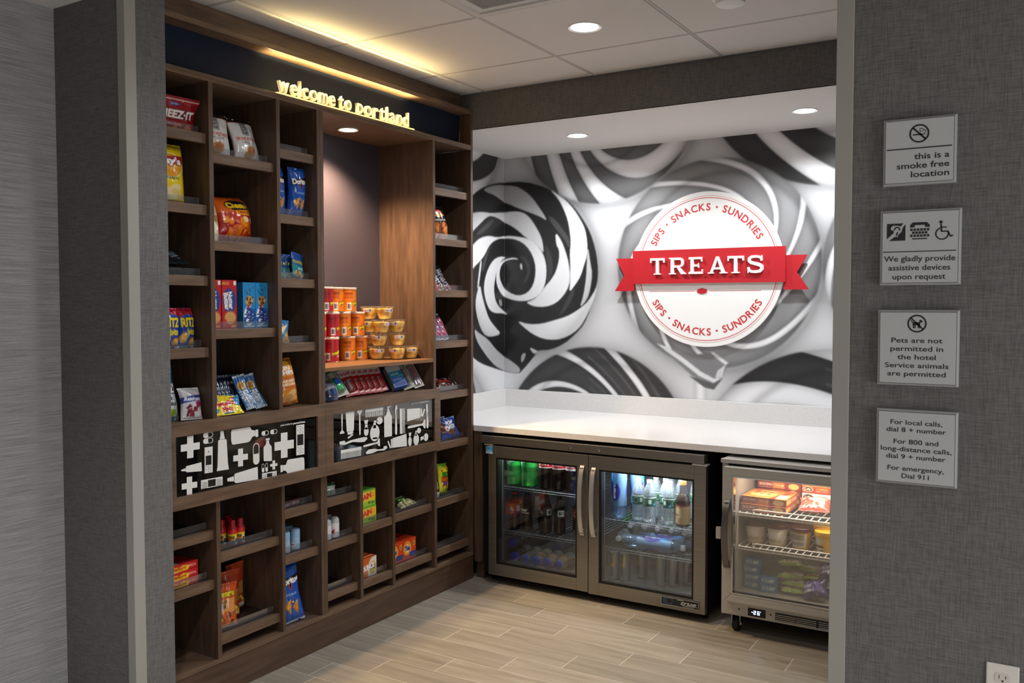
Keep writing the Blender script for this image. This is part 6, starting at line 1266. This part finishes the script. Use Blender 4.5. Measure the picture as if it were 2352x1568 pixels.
# column five
c_ = CV(.13, .165, '1a1618').rect(0,.94,1,1,'3a3436').ell(.45, .80, .3, .09, 'c83020').text("Lay's", .45, .80, .11, 'f8f0e0', width=.42, off=.05).ell(.45,.70,.36,.05,'e8a028').text('Barbecue', .5, .56, .08, 'e8d8c0', width=.7, off=.03).spots(['d8701c', 'e08a34', '7a3414', 'c85a1c'], 30, .05, .04, .95, .42, .016, 8)
put('barbecue_chip_bag', bag_mesh('barbecue_chip_bag', c_, .055, 51, slump=.05), 'black and orange barbecue chip bag in the right-hand column', 'snack bag', 3.700, 1.780, -.075, 8, -6, -5)
c_ = CV(.036, .15, '1c1214').text("HERSHEY'S", .5, .5, .5, 'b8bcc4', rot=-PI/2, width=2.9, off=.03).rect(0,.95,1,1,'5a5c60').rect(0,0,1,.04,'5a5c60')
m_ = bag_mesh('chocolate_bar', c_, .012, 53)
c2 = CV(.036, .15, 'c81c1c').ell(.5,.3,.45,.16,'f0e8e0').text('KitKat', .5, .3, .3, 'c81c1c', rot=0, width=.8, off=.05).rect(0,.8,1,1,'d8c060')
m2 = bag_mesh('red_wafer_bar', c2, .014, 54)
put('wafer_bar', m2, 'red wafer bar at the left of the candy cubby', 'candy bar', 3.640, 1.521, -.055, 24, -20, -6)
put('chocolate_bar', m_, 'left black chocolate bar with silver lettering', 'candy bar', 3.715, 1.521, -.075, 30, -28, -20, 'black chocolate bars'); put('chocolate_bar', m_, 'right black chocolate bar with silver lettering', 'candy bar', 3.775, 1.521, -.075, 30, -28, -20, 'black chocolate bars')
c_ = CV(.036, .15, '4a4060').text('3MUSKETEERS', .5, .5, .42, 'c8506a', rot=-PI/2, width=3.0, off=.04).rect(0,.93,1,1,'c8ccd4').rect(0,0,1,.05,'c8ccd4').poly([(0,.2),(.3,.3),(.3,.9),(0,.8)],'8a86b0')
m_ = bag_mesh('silver_candy_bar', c_, .014, 55)
for k in range(4): put('silver_candy_bar', m_, ['leftmost', 'second', 'third', 'rightmost'][k]+' silver and purple candy bar in the right-hand column', 'candy bar', 3.640+.040*k, 1.264, -.075, 26, -24, -16, 'silver and purple candy bars')
c_ = CV(.185, .09, '20181a').spots(['4a2c28', '8a3a30', '0c0c0c', 'b8b0a8'], 40, .05, .1, .95, .9, .007, 4).text('CARAMEL', .4, .5, .25, 'a82c28', width=.5, off=.04)
put('dark_candy_bag', bag_mesh('dark_candy_bag', c_, .045, 57), 'shiny dark brown candy bag lying in the right-hand column', 'candy bag', 3.772, 1.004, -.070, 62, -4, 0)
c_ = CV(.09, .06, 'e8961c').text('NUT', .5, .5, .4, '6a2c10', off=.05)
put('orange_candy_packet', bag_mesh('orange_candy_packet', c_, .022, 58), 'small orange candy packet at the left in front of the dark candy bag', 'candy bag', 3.625, 1.004, -.085, 40, -10, 0)
c_ = CV(.12, .105, '1c3f9c').text('POP', .62, .72, .2, 'f0f2f8', width=.42, off=.08, out='1c2c6c', ow=.002).text('TARTS', .62, .52, .18, 'f0f2f8', width=.6, off=.08, out='1c2c6c', ow=.002).ell(.62,.26,.24,.16,'5a3424').ell(.2,.5,.18,.3,'5a2c20').ell(.45,.45,.13,.12,'e8ecf0').rect(.38,.40,.5,.5,'c8303c').rect(0,.95,1,1,'8aa0d0')
m_ = bag_mesh('toaster_pastry_pack', c_, .012, 59)
for k, (y, x) in enumerate(((3.690, -.130), (3.733, -.093), (3.775, -.062))): put('toaster_pastry_pack', m_, ['rear', 'middle', 'front'][k]+' blue toaster pastry pack in the right-hand column', 'snack pack', y, .752, x, 22, -14, -8, 'blue toaster pastry packs')
c_ = CV(.10, .155, 'd8d81c').rect(0,.9,1,1,'7cb82c').rect(0,0,1,.05,'7cb82c').text('SOUR', .5, .64, .12, '3c8c2c', width=.7, off=.08, out='1c2410', ow=.002).text('PATCH', .5, .48, .12, 'e8641c', width=.8, off=.08, out='1c2410', ow=.002).text('KIDS', .5, .34, .10, '9c3ca0', width=.5, off=.08, out='1c2410', ow=.002).spots(['c83c2c', '3c4cb0', 'e8902c', '2c8c3c'], 9, .1, .1, .9, .28, .006, 5).spots(['c83c2c', '3c4cb0', 'e8902c'], 6, .1, .74, .9, .88, .006, 6)
put('sour_candy_bag', bag_mesh('sour_candy_bag', c_, .045, 61), 'bright yellow and green sour candy bag in the right-hand column', 'candy bag', 3.728, .465, -.085, 6, 8, 6)
put('small_silver_packet', bag_mesh('small_silver_packet', CV(.035, .10, '2c2c30').rect(0,0,1,.25,'c8c8cc').rect(.3,.4,.7,.8,'a8927a'), .014, 62), 'narrow dark packet left of the yellow sour candy bag', 'candy bag', 3.655, .465, -.07, 12, -20, 4)
# lower cubbies
cs = CV(.115, .028, 'c81820', 1000).poly([(0, 0), (.62, 0), (.7, .55), (.45, .75), (.3, .55), (0, .8)], 'f0c820').text('Starburst', .30, .42, .42, 'c84a18', width=.52, off=.06).text('ORIGINAL', .80, .5, .26, 'f4e4dc', width=.26, off=.03)
m_ = box_mesh('fruit_chew_box', .115, .075, .027, cs, top=CV(.115, .075, 'b8161c', 400).rect(0, .0, .3, .4, 'e8e0d8').rect(.35,.1,.9,.25,'d84a3c'))
for k in range(3): put('fruit_chew_box', m_, ['lowest', 'middle', 'topmost'][k]+' red and yellow fruit chew box in the front stack', 'candy box', 2.095+.003*k, .436+.0275*k, -.085-.004*k, 0, 0, 0, 'fruit chew boxes')
for k in range(3): put('fruit_chew_box', m_, ['lowest', 'middle', 'topmost'][k]+' red and yellow fruit chew box in the rear stack', 'candy box', 2.090, .436+.0275*k, -.168, 0, 0, 0, 'fruit chew boxes')
ce_ = CV(circ(.0165), .06, 'e8c81c', 700).rect(0,.72,1,1,'c81c20').rect(0,0,1,.28,'1c2c5c').text('5-HOUR', .3, .52, .16, '1c1c1c', width=.36, off=.05).text('5-HOUR', .8, .52, .16, '1c1c1c', width=.36, off=.05).text('ENERGY', .3, .38, .12, 'c81c20', width=.36, off=.05).bars(.5,.04,.62,.5)
redp = mat('translucent_red_plastic', '9c141c', .25)
def shot(x, y, label):
    if 's' not in protos:
        t = thing('energy_shot_bottle', label, 'bottle', (x, y, .526), (0, 0, Q90), 'small red-capped energy shot bottles'); obj('bottle_body', B().lathe([(0, 0), (.0155, 0), (.0165, .004), (.0165, .066), (.010, .078)], 20), redp, t, True)
        link('label', wrap_mesh('label', [(.0168, .004), (.0168, .062)], ce_, 40), t); obj('cap', B().lathe([(.0115, .077), (.0115, .098), (0, .099)], 16), redp, t, True); protos['s'] = t; return
    dup(protos['s'], (x, y, .526), (0, 0, Q90+rnd.uniform(-.3, .3)), label)
n_ = 0
for i, x in enumerate((-.075, -.112, -.149)):
    for j, y in enumerate((2.252, 2.300, 2.338, 2.376)):
        if i == 0 and j == 1: continue
        if i == 1 and j == 3 or i == 2 and j == 3: continue
        y_ = y + .018*i
        shot(x, y_, '%s energy shot bottle in the %s row with red cap' % (['leftmost', 'second', 'third', 'rightmost'][j], ['front', 'middle', 'rear'][i]))
c_ = CV(.095, .17, 'c8521c').rect(0,.9,1,1,'b8451a').rect(0, .0, 1, .08, 'b8b0b0').rect(.3, .35, .95, .66, 'd8924c').text("REESE'S", .5, .76, .09, 'e8d020', width=.8, off=.06, out='3a1c0c', ow=.0015).text('SNACK', .4, .60, .07, '2a2a2a', width=.4, off=.04).text('MIX', .4, .50, .08, '2a2a2a', width=.3, off=.05).spots(['8a5a28', 'e8c040', 'c85a1c', '5a2c14'], 20, .1, .12, .95, .34, .009, 4)
m_ = bag_mesh('peanut_butter_pouch', c_, .045, 65, stand=True)
c2 = CV(.10, .19, 'a83a18').rect(0,.9,1,1,'b8451a').rect(.5, .35, .95, .60, 'b8783c').rect(0,0,1,.05,'7a2c10').spots(['e8c040', 'c89a30', '7a3a1c'], 14, .3, .08, .95, .32, .009, 5).ell(.6,.12,.2,.05,'b8b4b0')
m2 = bag_mesh('chocolate_pouch', c2, .045, 66, stand=True)
put('peanut_butter_pouch', m_, 'front orange snack pouch with yellow lettering in the second lower cubby', 'snack bag', 2.298, .215, -.075, 3, -16, 0)
put('chocolate_pouch', m2, 'middle rust-orange snack pouch in the second lower cubby', 'snack bag', 2.372, .215, -.14, 2, -8, 0, 'rust-orange snack pouches'); put('chocolate_pouch', m2, 'rear rust-orange snack pouch in the second lower cubby', 'snack bag', 2.458, .215, -.20, 2, 6, 0, 'rust-orange snack pouches')
c_ = CV(.13, .04, '4a1418', 900).text('Junior Mints', .5, .5, .45, 'c8bcb8', width=.8, off=.04, rot=.05)
put('mint_box', box_mesh('mint_box', .12, .07, .03, c_, top=CV(.12, .07, '3c1014', 500).text('Mints', .5, .5, .3, 'b8aca8', width=.5, off=.04)), 'dark red candy carton in the small upper cubby of the lower third column', 'candy box', 2.625, .619, -.090, 0, 2, 0)
db = mat('deodorant_blue', '8fb4d8', .35)
cdd = CV(circ(.019), .05, '9fc2e2', 600).ell(.3,.4,.12,.22,'e8eef4').ell(.8,.4,.12,.22,'e8eef4').poly([(.22,.35),(.4,.35),(.36,.5)],'c8405a').poly([(.72,.35),(.9,.35),(.86,.5)],'c8405a')
def deo(x, y, label):
    if 'd' not in protos:
        t = thing('deodorant_stick', label, 'deodorant', (x, y, .434), (0, 0, Q90-.4), 'pale blue deodorant sticks'); link('container', wrap_mesh('container', [(.018, 0), (.0195, .004), (.0195, .052)], cdd, 40), t)
        obj('cap', B().lathe([(.0198, .052), (.0198, .078), (.017, .086), (0, .088)], 28), db, t, True); protos['d'] = t; return
    dup(protos['d'], (x, y, .434), (0, 0, Q90-.3), label)
for x, y, s in ((-.068, 2.605, 'front left pale blue deodorant stick'), (-.075, 2.668, 'front right pale blue deodorant stick'), (-.125, 2.625, 'rear left pale blue deodorant stick'), (-.125, 2.68, 'rear right pale blue deodorant stick')): deo(x, y, s)
m_ = bag_mesh('large_tortilla_chip_bag', cdr, .06, 71)
o = put('large_tortilla_chip_bag', m_, 'front blue tortilla chip bag on the lowest board of the third column', 'snack bag', 2.612, .142, -.040, 8, -10, -4, 'blue tortilla chip bags on the lowest board', (1.12, 1, 1.2))
o = put('large_tortilla_chip_bag', m_, 'rear blue tortilla chip bag on the lowest board of the third column', 'snack bag', 2.660, .142, -.11, 6, 4, -2, 'blue tortilla chip bags on the lowest board', (1.1, 1, 1.2))
c_ = CV(.10, .05, 'd8e0d8').rect(0,.75,1,1,'2c6a38').text('WHITE', .6, .25, .22, '2c5c38', width=.6, off=.05).poly([(0,.3),(.5,.6),(0,.7)],'5a9a60')
m_ = bag_mesh('wet_wipes_pack', c_, .035, 73)
put('wipes_pack', m_, 'white and green wipes pack in the small cubby under the second glass door', 'wipes', 2.858, .622, -.07, 18, -6, 0)
cpb = CV(circ(.020), .06, 'e4e4e6', 600).poly([(.22,.3),(.42,.3),(.42,.66)],'b01c2c').poly([(.72,.3),(.92,.3),(.92,.66)],'b01c2c')
def pow_(x, y, label):
    if 'p' not in protos:
        t = thing('powder_bottle', label, 'bottle', (x, y, .432), (0, 0, Q90-.4), 'white powder bottles'); link('bottle_body', wrap_mesh('bottle_body', [(.018, 0), (.0205, .004), (.0205, .064)], cpb, 40), t)
        obj('cap', B().lathe([(.0205, .064), (.019, .082), (.012, .09), (0, .091)], 28), mat('frosted_cap', 'b8bcc0', .3), t, True); protos['p'] = t; return
    dup(protos['p'], (x, y, .432), (0, 0, Q90-.3), label)
for x, y, s in ((-.068, 2.848, 'front left white powder bottle with red mark'), (-.072, 2.902, 'front right white powder bottle with red mark'), (-.122, 2.868, 'rear left white powder bottle'), (-.122, 2.915, 'rear right white powder bottle')): pow_(x, y, s)
c_ = CV(.125, .075, 'f0cc1c').rect(0,.9,1,1,'6ab03c').rect(0,0,1,.3,'9cc83c').text('GAIN', .42, .60, .34, 'd84a18', width=.66, off=.08, rot=.12, out='f8f0d0', ow=.0015).ell(.86,.62,.10,.16,'f4a43c').text('flings', .75, .2, .16, '3c6a28', width=.36, off=.04)
m_ = box_mesh('yellow_detergent_box', .125, .08, .075, c_, top='5a9c34', right='e0bc1c', left='e0bc1c')
put('detergent_box', m_, 'lower yellow and green detergent box under the second glass door', 'box', 3.075, .461, -.074, 0, 0, 0, 'yellow and green detergent boxes'); put('detergent_box', m_, 'upper yellow and green detergent box, stacked on the other', 'box', 3.073, .5365, -.075, 0, 2, 0, 'yellow and green detergent boxes')
c_ = CV(.12, .088, 'd8601c').poly([(.5, 0), (1, 0), (1, 1), (.7, .95), (.5, .6)], 'e8e4dc').ell(.78, .42, .20, .34, 'e8b82c').ell(.78, .42, .15, .25, '3a6ab8').rect(.68,.2,.9,.34,'d8d020').text('BOUNCE', .46, .5, .26, 'f6f4f0', width=.84, off=.07, rot=.12, out='b8481c', ow=.001)
put('dryer_sheet_box', box_mesh('dryer_sheet_box', .12, .09, .088, c_, top=CV(.12, .09, 'c8501c', 400).rect(0,.2,1,.3,'e8a070').rect(0,.55,1,.65,'e8a070'), left='c8501c'), 'orange and white dryer sheet box in the lower row', 'box', 3.078, .212, -.080)
c_ = CV(.14, .10, '1c2a1a').rect(0,0,1,.35,'a8a078').spots(['d8c89a', 'b8a870', 'e8dcb8', '6a7a3a'], 60, .05, .02, .95, .38, .007, 4).text('PISTACHIOS', .5, .7, .14, 'b8c8a0', width=.7, off=.04).rect(.2,.45,.6,.55,'5ca83c')
m_ = bag_mesh('pistachio_bag', c_, .035, 81)
put('pistachio_bag', m_, 'left dark green pistachio bag slumped in the lower fourth column', 'snack bag', 3.325, .459, -.180, 12, -8, 0, 'dark green pistachio bags'); put('pistachio_bag', m_, 'right dark green pistachio bag lying flatter', 'snack bag', 3.420, .459, -.060, 74, 6, 0, 'dark green pistachio bags')
c_ = CV(.10, .10, 'd8421c').ell(.34, .55, .30, .34, 'f0b81c').ell(.34, .55, .24, .27, 'e8781c').ell(.34,.55,.2,.22,'f2d8a0').text('Tide', .34, .56, .22, '1c3c9c', width=.40, off=.07).rect(.5, .1, 1, .34, '1c3c9c').ell(.85, .72, .10, .13, 'f0b81c').text('5', .85, .72, .14, '1c3c9c', off=.05)
m_ = box_mesh('orange_detergent_box', .10, .09, .10, c_, top='b8341a', left='c83a1a')
for k, (y, x, s) in enumerate(((3.300, -.094, 'left orange detergent box in the front row'), (3.402, -.094, 'right orange detergent box in the front row'), (3.300, -.186, 'left orange detergent box in the rear row'), (3.402, -.186, 'right orange detergent box in the rear row'))): put('detergent_box', m_, s, 'box', y, .214, x, 0, 0, 0, 'orange detergent boxes')
# dim goods behind the printed glass doors
def plainbox(name, label, y, z, x, w, d, h, col, t2, tc, lean=0, yaw=0, grp=None):
    c_ = CV(w, h, col, 500).text(t2, .5, .55, .3, tc, width=.7, off=.04).rect(.05, .08, .95, .16, tc); put(name, box_mesh(name, w, d, h, c_), label, 'carton', y, z, x, lean, yaw, 0, grp)
plainbox('medicine_carton', 'blue medicine carton behind the left printed glass door', 2.20, .751, -.10, .11, .05, .09, '2c4a8c', 'COLD', 'd8e0f0', 12)
plainbox('medicine_carton', 'red medicine carton in the middle behind the left printed glass door', 2.38, .751, -.09, .10, .05, .075, 'a01c28', 'TYLENOL', 'f0e8e8', 12, -6)
plainbox('medicine_carton', 'grey and gold medicine packet at the left behind the left glass door', 2.09, .751, -.06, .11, .03, .06, '6a6458', 'AID', 'c8a840', 30)
plainbox('medicine_carton', 'brown carton at the right behind the left printed glass door', 2.58, .751, -.10, .10, .05, .12, '7a5a2c', 'RELIEF', 'e0c890', 8)
t = thing('plastic_tumbler', 'clear plastic bag of toiletries at the left behind the right glass door', 'bag', (-.075, 2.93, .751)); obj('pouch', B().lathe([(0, 0), (.04, 0), (.046, .01), (.04, .08), (.03, .10)], 20), ACRE, t, True); obj('bottle', B().lathe([(0, .003), (.02, .003), (.02, .06), (.01, .07), (.01, .085), (0, .085)], 16), mat('pale_blue_bottle', '7c9cb0', .3), t, True)
t = thing('small_jars', 'clear jar in the middle behind the right glass door', 'jar', (-.07, 3.14, .751)); obj('jar', B().lathe([(0, 0), (.03, 0), (.03, .05), (.025, .055)], 20), ACRE, t, True); obj('lid', B().lathe([(.028, .05), (.028, .064), (0, .064)], 20), CHROME, t, True)
t = thing('spray_bottle', 'clear toiletry bottle at the right behind the right glass door', 'bottle', (-.075, 3.32, .751)); obj('bottle_body', B().lathe([(0, 0), (.026, 0), (.028, .01), (.026, .09), (.012, .11)], 20), ACRE, t, True); obj('cap', B().lathe([(.013, .108), (.013, .135), (0, .136)], 16), WHITE, t, True)
